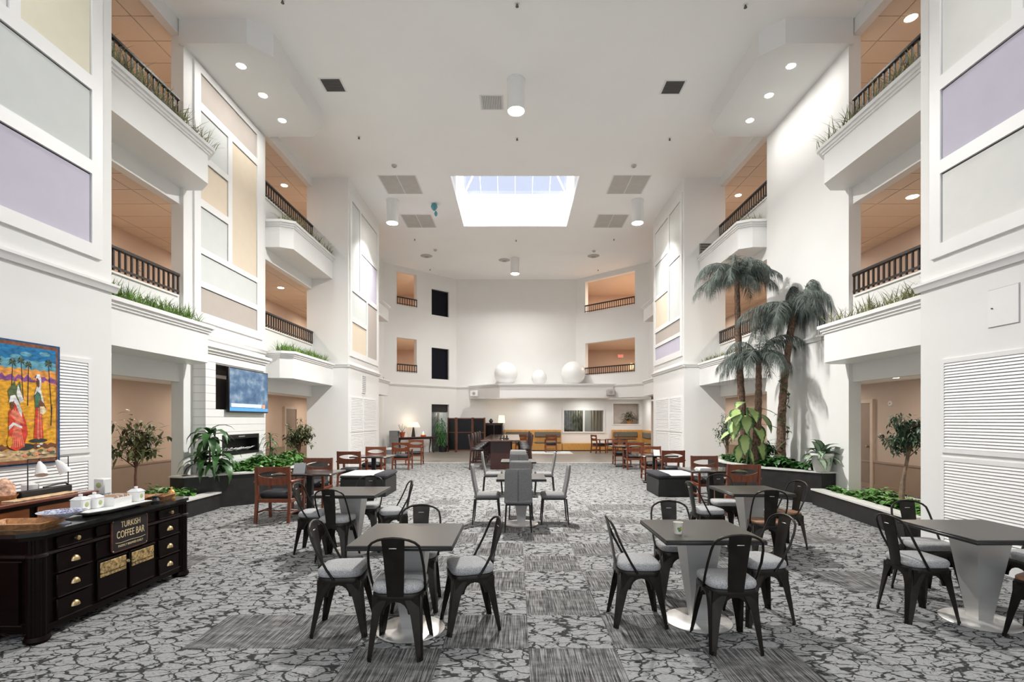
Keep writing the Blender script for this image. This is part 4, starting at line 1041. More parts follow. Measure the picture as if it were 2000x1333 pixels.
MB().lathe([(.14, 0), (.2, .16), (.22, .18), (.2, .18), (.14, .12), (.01, .12)], n=18, caps=False).build('basket', WICK, t)
g = MB()
for k in range(170):
    yaw = random.uniform(0, 2*PI); r = random.uniform(0, .38)
    g.leaf((r*math.cos(yaw), r*math.sin(yaw)*.35, .18+random.uniform(-.05, .55)*(1-r)), yaw, random.uniform(-.3, .9), .13, .08, .7, 2, .2, 2, .08)
g.build('leaves', G_FIC, t)['kind'] = 'stuff'
MB().tube([(-.1, -.05, .2), (-.35, -.1, .15), (-.5, -.12, -.0)], .01, 5).build('trailing_stem', G_FIC, t)

# ------------------------------------------------------------------ cafe tables and chairs
def metal_chair(wood=False):
    t = empty('metal_cafe_chair', (0, 0, 0), 'tmp label', 'chair')
    # seat pan
    def so(r, a, b, z, e=4.5, n=28):
        out = []
        for k in range(n):
            th = 2*PI*k/n; c, s_ = math.cos(th), math.sin(th)
            out.append((a*abs(c)**(2/e)*(1 if c >= 0 else -1)*r*(1+.05*(1 if s_ >= 0 else -1)*abs(s_)), b*abs(s_)**(2/e)*(1 if s_ >= 0 else -1)*r, z))
        return out
    def shell(levels, m, name):
        mb = MB(); n = 28; b = 0
        for r, z in levels: mb.v += so(r, .178, .172, z)
        for i in range(len(levels)-1):
            for k in range(n): mb.face([i*n+k, i*n+(k+1) % n, (i+1)*n+(k+1) % n, (i+1)*n+k])
        mb.face(list(range(n))[::-1]); e = (len(levels)-1)*n; mb.face([e+k for k in range(n)])
        return mb.build(name, m, t, ang=50)
    shell([(1.0, .405), (1.01, .435), (.985, .445), (.95, .446)], BLACKM, 'seat_pan')
    if wood: shell([(.95, .446), (.97, .452), (.97, .466), (.95, .470)], WOODSEAT, 'wood_seat')
    else: shell([(.93, .446), (.99, .455), (1.02, .475), (1.0, .497), (.93, .508), (.6, .513), (.05, .514)], TWEED, 'seat_cushion')
    # legs: tapered angle sections, tops meeting in arches
    for sx in (-1, 1):
        for sy in (-1, 1):
            m = MB(); top = Vector((sx*.158, sy*.150, .43)); bot = Vector((sx*(.195 if sy > 0 else .182), sy*.208, 0))
            def sec(p, w): # L-shaped flanges
                return [(p.x, p.y, p.z), (p.x-sx*w, p.y+sy*.012, p.z), (p.x-sx*w, p.y+sy*.002, p.z), (p.x-sx*.008, p.y-sy*.008, p.z), (p.x+sx*.002, p.y-sy*w, p.z), (p.x+sx*.012, p.y-sy*w, p.z)]
            lv = [(0, .105), (.12, .088), (.3, .060), (.6, .043), (.88, .030), (.93, .026), (1, .026)]
            secs = [sec(top.lerp(bot, f), w_) for f, w_ in lv]
            for q in secs: m.v += q
            for i in range(len(secs)-1):
                for k in range(6):
                    q = [i*6+k, i*6+(k+1) % 6, (i+1)*6+(k+1) % 6, (i+1)*6+k]
                    m.face(q if sx*sy < 0 else q[::-1])
            m.face(list(range(6))); m.face([(len(secs)-1)*6+k for k in range(6)][::-1])
            m.tube([tuple(bot+Vector((-sx*.009, -sy*.009, .03))), tuple(bot+Vector((-sx*.009, -sy*.009, 0)))], .012, 8)
            m.build('leg', BLACKM, t, ang=30)
    # arched aprons between the legs
    def arch(w, hw, d):
        pts = [(-w, .43), (-w-.004, .30)]
        for k in range(9):
            a = PI*k/8; pts.append((-hw*math.cos(a), .305+.085*math.sin(a)))
        pts += [(w+.004, .30), (w, .43)]; return pts
    for sy in (-1, 1):
        m = MB(); p = arch(.158, .085, 0); n = len(p)
        y = sy*.158; m.prism(p, y-.003, y+.003, axis='y'); m.build('apron', BLACKM, t, smooth=False)
        m = MB(); x = sy*.165; m.prism(arch(.15, .08, 0), x-.003, x+.003, axis='x'); m.build('apron', BLACKM, t, smooth=False)
    # hoop back
    hp = [(-.180, -.03, .43), (-.188, -.085, .52), (-.190, -.150, .64), (-.182, -.192, .735)]
    for k in range(1, 10):
        a = PI*k/10; hp.append((-.178*math.cos(a), -.198-.045*math.sin(a), .755+.095*math.sin(a)**.85))
    hp += [(-x, y, z) for x, y, z in hp[:4][::-1]]
    MB().tube(hp, .0095, 8).build('hoop', BLACKM, t, ang=60)
    m = MB()
    def sp(u, v):
        z = .43+v*.415; w_ = .057+.022*v; y = -.172-.075*v**1.25
        return ((u-.5)*2*w_, y-.006*(1-abs(u-.5)*2), z)
    m.grid(4, 10, sp)
    m2 = MB(); m2.grid(4, 10, lambda u, v: (sp(u, v)[0], sp(u, v)[1]+.004, sp(u, v)[2]), flip=True); m.add(m2.v, m2.f)
    m.build('splat', BLACKM, t)
    MB().rbox(-.026, .026, -.252, -.246, .778, .784, .002).build('slot_light_strip', STEEL, t)  # bright strips stand for light showing through the handle slot; splat is solid
    MB().rbox(-.026, .026, -.234, -.229, .778, .784, .002).build('slot_light_strip', STEEL, t)
    return t
def pedestal_table(size=(.76, .80)):
    t = empty('pedestal_table', (0, 0, 0), 'tmp label', 'table'); a, b = size[0]/2, size[1]/2
    MB().rbox(-a+.004, a-.004, -b+.004, b-.004, .738, .752, .003).build('top_surface', TABTOP, t)
    MB().rbox(-a, a, -b, b, .714, .7385, .006).build('top_edge', EDGE, t)
    MB().taper((0, 0, .02), (0, 0, .714), .115, .115, .29, .29).build('tapered_column', STEEL, t, smooth=False)
    MB().lathe([(.265, 0), (.268, .006), (.26, .013), (.12, .024), (.01, .026)], n=40, caps=False).build('base_disc', STEELB, t)
    return t
CH = metal_chair(); CHW = metal_chair(True); TB = pedestal_table()
index_kids()
R = math.radians
used = set()
def put(proto, x, y, deg, label, group):
    rz = R(deg-90)
    if proto.name in used: return copy_tree(proto, (x, y, 0), rz, label, group)
    used.add(proto.name); proto.location = (x, y, 0); proto.rotation_euler = (0, 0, rz); proto['label'] = label; proto['group'] = group; return proto
TG = 'square pedestal cafe tables'
for x, y, lb in ((-.83, 4.03, 'black-topped pedestal table nearest the camera on the coffee bar side, bare'), (1.49, 4.2, 'black-topped pedestal table with a paper cup on it'), (3.80, 4.2, 'black-topped pedestal table by the louvred wall'),
                 (-2.05, 6.45, 'black-topped pedestal table behind the bare front one, coffee bar side'), (3.0, 6.57, 'black-topped pedestal table before the palm planter')):
    put(TB, x, y, 90, lb, TG)
CG = 'black metal cafe chairs'
for x, y, d, lb in [
    (-.83, 3.69, 90, 'metal chair with its back to the camera at the bare front table'),
    (-1.36, 4.05, 4, 'metal chair between the coffee bar and the bare front table'),
    (-.37, 4.12, 197, 'metal chair on the aisle side of the bare front table'),
    (-.88, 4.56, 272, 'metal chair across the bare front table, facing the camera'),
    (1.55, 3.78, 90, 'metal chair with its back to the camera at the table with the cup'),
    (.99, 4.22, 0, 'metal chair on the aisle side of the table with the cup'),
    (2.02, 4.27, 187, 'metal chair on the wall side of the table with the cup'),
    (1.50, 4.80, 270, 'metal chair on the far side of the table with the cup, facing the camera'),
    (3.36, 4.30, 0, 'metal chair on the aisle side of the table by the louvred wall'),
    (3.86, 4.82, 270, 'metal chair on the far side of the table by the louvred wall'),
    (4.42, 4.35, 182, 'metal chair between its table and the louvred wall'),
    (-2.52, 6.43, 3, 'metal chair on the planter side of the second table, coffee bar side'),
    (-2.12, 6.08, 84, 'metal chair on the near side of the second table, back to the camera'),
    (-1.58, 6.58, 202, 'metal chair on the aisle side of the second table from the coffee bar'),
    (-2.06, 7.02, 270, 'metal chair on the far side of the second table, before the ottoman'),
    (2.47, 6.62, 5, 'metal chair on the aisle side of the table before the palm planter'),
    (2.95, 7.25, 268, 'metal chair on the far side of the table before the palm planter')]:
    put(CH, x, y, d, lb+(', grey cushion' if len(lb.split()) < 13 else ''), CG)
for x, y, d, lb in [(3.97, 3.80, 116, 'metal chair with a bare wooden seat at the near table corner by the louvres'),
                    (2.93, 6.02, 80, 'metal chair with a bare wooden seat, back to the camera, before the palm planter'),
                    (3.46, 6.62, 192, 'metal chair with a bare wooden seat on the planter side of its table')]:
    put(CHW, x, y, d, lb, 'wooden-seated metal cafe chairs')
t = empty('paper_cup', (1.275, 4.03, .752), 'white paper cup with a small yellow-green logo on a table corner', 'cup')
MB().lathe([(.027, 0), (.036, .086), (.038, .090), (.035, .089), (.026, .006), (.001, .006)], n=24, caps=False).build('cup_body', mat('cup_paper', (.74, .70, .62), .7), t)
for k, (a, z, r) in enumerate(((-1.7, .045, .012), (-1.3, .052, .010), (-1.5, .03, .011), (-1.1, .035, .008))):
    rr = .0272+.105*z
    MB().lathe([(r, 0), (r*.6, .001)], n=12).build('logo_mark', mat('logo_olive', (.35, .30, .06), .7) if k % 2 else mat('logo_green', (.12, .22, .08), .7), t, loc=(rr*math.cos(a), rr*math.sin(a), z), rot=(PI/2, 0, a+PI/2))

# upholstered grey chairs
def grey_chair():
    t = empty('upholstered_chair', (0, 0, 0), 'tmp label', 'chair')
    m = MB()
    def prof(u, v, off, w_):
        z = .43+v*.50; y = -.165-.085*v**1.5-.02*math.sin(PI*v); x = (u-.5)*w_*(1-.05*v)
        r = min(1, (1-v)*9); x *= (.90+.10*r**.5)
        return (x, y+off*(.35+.65*min(1, 6*min(u, 1-u)))*(.4+.6*r**.5)-.02*(abs(u-.5)*2)**2*-1, z)
    m.grid(8, 12, lambda u, v: prof(u, v, -.022, .41)); g2 = MB(); g2.grid(8, 12, lambda u, v: prof(u, v, .022, .41), flip=True)
    b = len(m.v); m.v += g2.v
    for f in g2.f: m.face([b+i for i in f])
    nx = 9
    for j in range(12):
        m.face([(j+1)*nx, j*nx, b+j*nx, b+(j+1)*nx][::-1][::-1]); m.face([j*nx+8, (j+1)*nx+8, b+(j+1)*nx+8, b+j*nx+8])
    for i in range(8): m.face([12*nx+i, b+12*nx+i, b+12*nx+i+1, 12*nx+i+1][::-1]); m.face([i, i+1, b+i+1, b+i][::-1])
    m.build('backrest', GREYFAB, t, ang=80)
    MB().box(-.0015, .0015, -.02, 0, 0, .02)
    MB().tube([(0, prof(.5, v, -.0235, .41)[1], prof(.5, v, 0, .41)[2]) for v in (0.02, .2, .4, .6, .8, .95)], .003, 5).build('back_seam', EDGE, t)
    MB().rbox(-.205, .205, -.19, .215, .405, .475, .025).build('seat', GREYFAB, t, ang=60)
    MB().box(-.18, .18, -.17, .19, .385, .408).build('seat_frame', BLKBASE, t)
    for sx in (-1, 1):
        for sy in (-1, 1):
            MB().tube([(sx*.175, sy*.18, .40), (sx*.195, sy*.215, 0)], [.014, .010], 7).build('leg', BLKBASE, t)
    return t
GC = grey_chair(); 
DT = pedestal_table((.76, .84)); 
DT.location = (.08, 8.1, 0); DT['label'] = 'grey pedestal table in the centre aisle, ringed by upholstered chairs, nearer one'; DT['group'] = TG
index_kids()
copy_tree(DT, (.05, 11.25, 0), 0, 'grey pedestal table in the centre aisle, farther one before the high table', TG)
GGp = 'grey upholstered chairs in the centre aisle'
for x, y, d, lb in [(.03, 7.68, 90, 'grey upholstered chair nearest the camera, its back turned'), (-.47, 8.22, 0, 'grey upholstered chair on the coffee bar side of the nearer aisle table'), (.61, 8.22, 180, 'grey upholstered chair on the palm side of the nearer aisle table'),
                    (.08, 8.72, 270, 'grey upholstered chair facing the camera across the nearer aisle table'), (.06, 10.85, 90, 'grey upholstered chair on the near side of the farther aisle table'), (-.52, 11.4, 0, 'grey upholstered chair on the coffee bar side of the farther aisle table'),
                    (.63, 11.4, 180, 'grey upholstered chair on the palm side of the farther aisle table'), (.05, 11.95, 270, 'grey upholstered chair facing the camera across the farther aisle table')]:
    put(GC, x, y, d, lb, GGp)

# cherry wood armchairs
def armchair():
    t = empty('wooden_armchair', (0, 0, 0), 'tmp label', 'chair'); W = .28
    def oval_panel(y0, y1):
        mb = MB(); n = 24; z0, z1 = .60, .895; cz = .768; a, b = .232, .052
        inner = []; outer = []
        for k in range(n):
            th = 2*PI*k/n; c, s_ = math.cos(th), math.sin(th)
            inner.append((a*c, cz+b*math.copysign(abs(s_)**1.5, s_)))
            sc_ = min((W-.02)/abs(c) if abs(c) > 1e-6 else 9, ((z1-cz) if s_ > 0 else (cz-z0))/abs(s_) if abs(s_) > 1e-6 else 9)
            outer.append((c*sc_, cz+s_*sc_))
        # snap corners
        for cx_, cz_ in ((W-.02, z1), (-W+.02, z1), (W-.02, z0), (-W+.02, z0)):
            k = min(range(n), key=lambda q: (outer[q][0]-cx_)**2+(outer[q][1]-cz_)**2); outer[k] = (cx_, cz_)
        def yy(z, y): return y-(z-.45)*.10
        for lst, y in ((inner, y0), (outer, y0), (inner, y1), (outer, y1)):
            for x, z in lst: mb.v.append((x, yy(z, y), z))
        for k in range(n):
            k2 = (k+1) % n
            mb.face([k, n+k, n+k2, k2][::-1]); mb.face([2*n+k, 3*n+k, 3*n+k2, 2*n+k2])
            mb.face([k, k2, 2*n+k2, 2*n+k][::-1]); mb.face([n+k, n+k2, 3*n+k2, 3*n+k])
        return mb
    oval_panel(-.235, -.212).build('back_panel', RED, t, ang=30)
    for sx in (-1, 1):
        MB().add([], []).taper((sx*(W-.018), -.285, 0), (sx*(W-.018), -.225, .44), .042, .045, .042, .055).taper((sx*(W-.018), -.225, .44), (sx*(W-.018), -.268, .90), .042, .055, .038, .035).build('rear_leg', RED, t, ang=25)
        MB().taper((sx*W, .25, 0), (sx*W, .23, .64), .038, .038, .045, .05).build('front_leg', RED, t, smooth=False)
        MB().rbox(sx*W-.028, sx*W+.028, -.26, .27, .64, .67, .008).build('armrest', RED, t)
        MB().rbox(sx*W-.012, sx*W+.012, -.25, .23, .32, .38, .004).build('side_rail', RED, t)
        MB().rbox(sx*W-.010, sx*W+.010, -.27, .24, .14, .17, .004).build('stretcher', RED, t)
    MB().rbox(-W, W, .215, .24, .32, .38, .004).build('front_rail', RED, t); MB().rbox(-W, W, -.245, -.22, .32, .38, .004).build('rear_rail', RED, t)
    MB().rbox(-W, W, -.03, -.01, .145, .165, .004).build('stretcher', RED, t)
    MB().rbox(-W+.025, W-.025, -.20, .25, .37, .49, .04).build('seat_cushion', NAVY, t, ang=60)
    return t
def dark_table(w_=1.0, d_=.8):
    t = empty('dining_table', (0, 0, 0), 'tmp label', 'table')
    MB().rbox(-w_/2, w_/2, -d_/2, d_/2, .70, .735, .012).build('top', DKTOP, t)
    MB().rbox(-.05, .05, -.05, .05, .04, .70, .01).build('column', BLKBASE, t); MB().box(-.22, .22, -.22, .22, .685, .70).build('top_plate', BLKBASE, t)
    MB().rbox(-.30, .30, -.035, .035, 0, .045, .01).build('foot_bar', BLKBASE, t); MB().rbox(-.035, .035, -.26, .26, 0.0, .044, .01).build('foot_bar', BLKBASE, t)
    return t
AC = armchair(); TD = dark_table(); index_kids()
AG = 'cherry wood armchairs with an oval cut-out back'
for x, y, d, lb in [(-3.88, 8.42, 90, 'wooden armchair nearest the camera on the television side, back turned'), (-3.88, 9.78, 270, 'wooden armchair across the dark table from the nearest one, television side'),
    (-3.95, 12.35, 90, 'wooden armchair just past the ottoman on the television side, back turned'), (-3.88, 13.9, 270, 'wooden armchair facing the camera past the ottoman, television side'),
    (-3.78, 17.0, 90, 'wooden armchair nearest the console table, back turned'), (-3.72, 18.8, 270, 'wooden armchair nearest the console table, facing the camera'),
    (3.82, 8.85, 90, 'wooden armchair nearest the palm planter, back turned'), (3.90, 10.35, 270, 'wooden armchair across the table from the one nearest the palm planter'),
    (3.82, 12.7, 90, 'wooden armchair just past the ottoman on the palm side, back turned'), (3.78, 14.1, 270, 'wooden armchair facing the camera past the ottoman, palm side'),
    (3.90, 17.0, 90, 'third wooden armchair with its back turned on the palm side'), (3.85, 18.7, 270, 'third wooden armchair facing the camera on the palm side'),
    (4.05, 25.2, 20, 'wooden armchair in front of the interior window, turned sideways'), (4.75, 25.5, 180, 'wooden armchair behind the one turned sideways, by the far dark table'),
    (1.75, 25.75, 90, 'wooden armchair on the white rug facing the bench'), (.25, 25.9, 90, 'wooden armchair half hidden beyond the high table')]:
    put(AC, x, y, d, lb, AG)
for x, y, lb in [(-3.60, 8.95, 'dark table nearest the camera on the television side'), (-3.60, 12.95, 'dark table past the ottoman on the television side'), (3.60, 9.45, 'dark table nearest the palm planter'),
                 (3.60, 13.3, 'dark table past the ottoman on the palm side'), (3.75, 17.8, 'dark table third from the camera on the palm side'), (5.2, 24.6, 'dark table by the corner bench under the niche')]:
    put(TD, x, y, 90, lb, 'dark dining tables with black iron bases')
# menus / papers on tables
t = empty('menu_card', (-3.70, 8.78, .735), 'small white menu card standing on the nearest dark table', 'menu')
MB().add([(-.10, -.06, 0), (.10, -.06, 0), (.10, 0, .17), (-.10, 0, .17)], [(0, 1, 2, 3)]).build('front_sheet', mat('grey_card', (.42, .43, .45), .5), t); MB().add([(-.10, .06, 0), (.10, .06, 0), (.10, 0, .17), (-.10, 0, .17)], [(3, 2, 1, 0)]).build('rear_sheet', mat('grey_card', (.42, .43, .45), .5), t)
t = empty('magazine_stack', (3.40, 9.35, .735), 'short stack of white magazines on the dark table nearest the palms', 'magazines')
for k in range(3): MB().rbox(-.10+.01*k, .11, -.14, .14-.01*k, k*.014, k*.014+.012, .002).build('magazine', WHITEP, t)
t = empty('menu_card', (3.55, 12.95, .735), 'small white menu card on the dark table past the palm-side ottoman', 'menu')
MB().add([(-.08, -.05, 0), (.08, -.05, 0), (.08, 0, .15), (-.08, 0, .15)], [(0, 1, 2, 3)]).build('front_sheet', CAN, t); MB().add([(-.08, .05, 0), (.08, .05, 0), (.08, 0, .15), (-.08, 0, .15)], [(3, 2, 1, 0)]).build('rear_sheet', CAN, t)

# ottomans
def ottoman(x0, x1, y0, y1, lb, xf0, xf1):
    of = ((x0+x1)/2, (y0+y1)/2, 0); t = empty('ottoman', of, lb, 'ottoman')
    MB().rbox(x0, x1, y0, y1, 0, .38, .01).build('base', OTTO, t, off=of)
    MB().rbox(x0-.01, x1+.01, y0-.01, y1+.01, .38, .455, .03).build('cushion', OTTO, t, off=of, ang=60)
    MB().rbox(xf0, xf1, y0-.03, y1+.02, .44, .475, .015).build('pale_top_pad', WHITECUSH, t, off=of)
    a, b = (xf1, x1+.03) if xf1 < x1-.05 else (x0-.03, xf0)
    MB().rbox(a, b, y0-.04, y1+.02, .39, .49, .045).build('fur_throw', FLUFF, t, off=of, ang=60)
ottoman(-3.75, -2.78, 10.9, 11.9, 'low black ottoman with a pale pad, television side', -3.75, -3.05)
ottoman(3.03, 3.85, 10.9, 11.9, 'low black ottoman with a pale pad, palm side', 3.30, 3.85)

# high communal table with stools
HT = (-.51, 19.7, 0)
t = empty('high_table', HT, 'long high communal table with a dark reflective top in the centre', 'table')
MB().rbox(-.64, .64, -3.1, 3.1, .93, .985, .012).build('top', mat('high_table_top', (.10, .05, .035), .12, var=.3, coat=.6), t)
for y in (-2.75, 0, 2.75): MB().rbox(-.34, .34, y-.06, y+.06, 0, .93, .01).build('panel_leg', MAHOG, t)
MB().box(-.25, .25, -2.7, 2.7, .80, .88).build('beam', MAHOG, t)
t = empty('condiment_tray', (-.42, 17.6, .985), 'small dark tray of bottles on the high communal table', 'tray')
MB().rbox(-.17, .17, -.12, .12, 0, .03, .005).build('tray', BLKBASE, t)
for k in (-.1, 0, .1): MB().lathe([(.03, .03), (.03, .10), (.015, .12), (.015, .14)], n=12).build('bottle', BLKBASE, t, loc=(k, 0, 0))
def stool():
    t = empty('counter_stool', (0, 0, 0), 'tmp label', 'stool')
    MB().rbox(-.22, .22, -.21, .22, .62, .72, .045).build('seat', LEATH, t, ang=60)
    m = MB(); m.rbox(-.21, .21, -.025, .025, 0, .40, .025); o = m.build('backrest', LEATH, t, loc=(0, -.21, .76), rot=(.14, 0, 0), ang=60)
    for sx in (-1, 1):
        MB().taper((sx*.205, .20, 0), (sx*.195, .18, .63), .03, .03, .042, .042).build('leg', MAHOG, t, smooth=False)
        MB().taper((sx*.205, -.24, 0), (sx*.195, -.19, .63), .03, .035, .042, .05).taper((sx*.195, -.19, .63), (sx*.195, -.25, 1.14), .042, .05, .03, .03).build('rear_leg', MAHOG, t, smooth=False)
        MB().box(sx*.2-.01, sx*.2+.01, -.2, .19, .22, .25).build('stretcher', MAHOG, t)
    MB().box(-.2, .2, .18, .2, .2, .23).build('footrest', MAHOG, t)
    return t
ST = stool(); index_kids()
for i, y in enumerate((16.95, 18.2, 19.45, 20.7, 21.9)):
    nth = ('nearest', 'second', 'middle', 'fourth', 'farthest')[i]
    put(ST, -1.30+.0, y, 0 if i else 6, '%s black leather stool along the screen side of the high table' % nth, 'black leather counter stools')
    if i: put(ST, .30, y, 180, '%s black leather stool along the bench side of the high table' % nth, 'black leather counter stools')
    else: put(ST, .30, y+.35, 180, 'nearest black leather stool along the bench side of the high table', 'black leather counter stools')

# ------------------------------------------------------------------ bench seating along the end wall
def bench(name, lb, x0, x1, panels, back=True):
    of = ((x0+x1)/2, 27.05, 0); t = empty(name, of, lb, 'bench')
    MB().rbox(x0, x1, 26.80, 27.37, .04, .40, .008).build('base', HONEY, t, off=of)
    MB().box(x0+.02, x1-.02, 26.85, 27.37, 0, .04).build('plinth', BLKBASE, t, off=of)
    if back:
        MB().rbox(x0, x1, 27.22, 27.36, .40, 1.10, .01).build('back_board', HONEY, t, off=of)
        for a, b in panels:
            MB().rbox(a, b, 27.14, 27.22, .72, 1.0, .03).build('back_pad', BENCHF, t, off=of); MB().rbox(a, b, 26.76, 27.20, .40, .48, .03).build('seat_pad', BENCHF, t, off=of)
    return t
bench('banquette', 'honey wood bench with grey-brown pads beside the interior window', -.65, 2.40, [(-.55, .82), (.98, 2.36)])
bench('bench_ledge', 'low plain honey wood ledge below the interior window', 2.42, 5.08, [], False)
bench('banquette', 'honey wood bench with grey-brown pads below the wall niche', 5.10, 6.72, [(5.16, 6.45)])
t = empty('banquette', (6.55, 26.0, 0), 'honey wood bench return running towards the camera from the niche corner', 'bench')
MB().rbox(-.40, .18, -1.2, .78, .0, .40, .01).build('base', HONEY, t); MB().rbox(.04, .18, -1.2, .78, .40, 1.10, .01).build('back_board', HONEY, t)
MB().rbox(-.04, .04, -1.1, .5, .70, 1.0, .03).build('back_pad', BENCHF, t); MB().rbox(-.44, .02, -1.15, .72, .40, .48, .03).build('seat_pad', BENCHF, t)
tag(MB().rbox(.7, 2.75, 24.6, 26.4, 0, .012, .003).build('rug', mat('white_rug', (.62, .62, .60), .9, var=.08, vs=20)), 'white rug on the grey planks before the bench', 'rug')

# folding screen, cabinet, floor lamp
FS = empty('folding_screen', (-2.4, 26.0, 0), 'three-panel folding screen with dark cloth and brown wood frames', 'screen')
fold = [(-3.50, 26.25), (-3.02, 25.75), (-2.22, 26.1), (-1.55, 25.75)]
for (a, b), (c, d) in zip(fold, fold[1:]):
    P = Vector((a+2.4, b-26.0, 0)); Q = Vector((c+2.4, d-26.0, 0)); L2 = (Q-P).length; an = math.atan2(Q.y-P.y, Q.x-P.x)
    pn = MB().box(0, L2, -.018, .018, .03, 1.72).box(0, 0, 0, 0, 0, 0)
    f = MB().box(.0, .07, -.02, .02, 0, 1.75).box(L2-.07, L2, -.02, .02, 0, 1.75).box(.07, L2-.07, -.02, .02, 1.68, 1.73).box(.07, L2-.07, -.02, .02, .06, .12).box(.07, L2-.07, -.02, .02, .98, 1.02).build('leaf_frame', mat('brown_frame', (.13, .05, .03), .4, var=.3), FS, loc=P, rot=(0, 0, an), smooth=False)
    MB().box(.07, L2-.07, -.006, .006, .12, .98).box(.07, L2-.07, -.006, .006, 1.02, 1.68).build('cloth_panel', SCREENF, f, smooth=False)
t = empty('cabinet', (-1.15, 26.95, 0), 'dark mahogany cabinet between the folding screen and the bench', 'cabinet')
MB().rbox(-.45, .45, -.25, .25, .08, 1.42, .01).build('body', MAHOG, t); MB().rbox(-.48, .48, -.28, .27, 1.42, 1.47, .01).build('top', MAHOG, t)
for sx in (-1, 1):
    d_ = MB().rbox(.22*sx-.2, .22*sx+.2, -.27, -.25, .14, 1.36, .005).build('door', ESPR, t); MB().lathe([(.01, 0), (.015, .02)], n=8).build('knob', BRASS, d_, loc=(sx*.05, -.27, .8), rot=(PI/2, 0, 0))
    for sy in (-1, 1): MB().box(sx*.42-.03, sx*.42+.03, sy*.2-.03, sy*.2+.03, 0, .08).build('foot', ESPR, t)
t = empty('vase', (-1.32, 26.95, 1.47), 'small round dark vase on the mahogany cabinet', 'vase')
MB().lathe([(.05, 0), (.11, .07), (.1, .14), (.04, .19), (.04, .21)], n=16).build('body', BLKBASE, t); MB().lathe([(.05, .21), (.05, .225)], n=12).build('lid', BLKBASE, t)
t = empty('floor_lamp', (-.74, 26.15, 0), 'slim floor lamp with a glowing square shade beside the bench', 'lamp')
MB().lathe([(.14, 0), (.14, .02), (.02, .04)], n=20).build('base', BLKBASE, t); MB().tube([(0, 0, .03), (0, 0, 1.52)], .012, 8).build('pole', BLKBASE, t)
MB().taper((0, 0, 1.48), (0, 0, 1.86), .34, .34, .28, .28).build('shade', SHADE, t, smooth=False)
point_light('floor_lamp_glow', (-.74, 26.15, 1.96), .06, 7)
for x, y in ((1.0, 26.5), (3.6, 26.5), (5.9, 26.0)): area_light('canopy_fill', (x, y, 2.72), .12, 9)  # unseen lights added to brighten the wall under the canopy and alcove

# console table with lamp, flower pot, candle
ca = al.ang
CT = empty('console_table', (-4.92, 25.05, 0), 'mahogany console table with curved legs against the angled wall', 'table', ca)
MB().rbox(-1.05, 1.05, -.22, .22, .76, .80, .01).build('top', MAHOG, CT); MB().box(-.95, .95, -.17, .17, .68, .76).build('apron', MAHOG, CT)
for sx in (-1, 1):
    for sy in (-1, 1):
        MB().tube([(sx*.93, sy*.15, .74), (sx*1.0, sy*.17, .62), (sx*.97, sy*.16, .4), (sx*.90, sy*.14, .15), (sx*.93, sy*.16, .03), (sx*.97, sy*.18, .0)], [.04, .045, .028, .02, .02, .03], 8).build('leg', MAHOG, CT)
def on_console(u, v=0, z=.80): 
    return (-4.92+u*math.cos(ca)-v*math.sin(ca), 25.05+u*math.sin(ca)+v*math.cos(ca), z)
p = on_console(-.12); t = empty('table_lamp', p, 'glowing table lamp with a dark tapered base on the console table', 'lamp')
MB().taper((0, 0, 0), (0, 0, .50), .17, .17, .06, .06).build('base', BLKBASE, t, smooth=False); MB().lathe([(.32, .48), (.21, .72)], n=28, caps=False).build('shade', SHADE, t)
point_light('table_lamp_glow', (p[0], p[1], p[2]+.85), .08, 2)
p = on_console(-.75); t = empty('potted_plant', p, 'thin dead-looking plant in a terracotta pot on the console table', 'plant')
MB().lathe([(.09, 0), (.13, .2), (.15, .2), (.15, .25), (.12, .25), (.01, .22)], n=18, caps=False).build('pot', TERRA, t)
for k in range(6): MB().tube([(0, 0, .22), (.1*math.cos(k), .1*math.sin(k), .4), (.2*math.cos(k), .12*math.sin(k), .5+.03*k)], .006, 5).build('twig', RED_BARK, t)
p = on_console(.45); t = empty('candle_holder', p, 'orange glowing candle holder on the console table', 'candle')
MB().lathe([(.13, 0), (.14, .08), (.12, .09), (.01, .07)], n=18, caps=False).build('dish', TERRA, t); MB().lathe([(.05, .07), (.05, .16)], n=14).build('candle', emit('candle_wax_glow', (1, .55, .28), .5), t); MB().lathe([(.004, .16), (.018, .20), (.003, .25)], n=8).build('flame', BULBW, t)
t = empty('bin_unit', (-5.75, 24.2, 0), 'grey box-shaped bin unit at the end of the console table', 'bin')  # plain grey box, meant as a bin
MB().rbox(-.2, .2, -.2, .2, 0, .85, .01).build('body', GREYFAB, t); MB().box(-.2, .2, -.2, -.17, .85, 1.08).box(-.2, .2, .17, .2, .85, 1.08).box(-.2, .2, -.2, .2, 1.08, 1.12).box(-.2, -.17, -.17, .17, .85, 1.08).build('hood', GREYFAB, t)
t = empty('waste_bin', (-4.75, 19.3, 0), 'round grey waste bin behind the armchairs near the console table', 'bin')
MB().lathe([(.17, 0), (.2, .5), (.21, .52), (.18, .52)], n=20).build('bin_body', GREYFAB, t); MB().lathe([(.2, .52), (.15, .58), (.02, .6)], n=20).build('lid', VENTM, t)

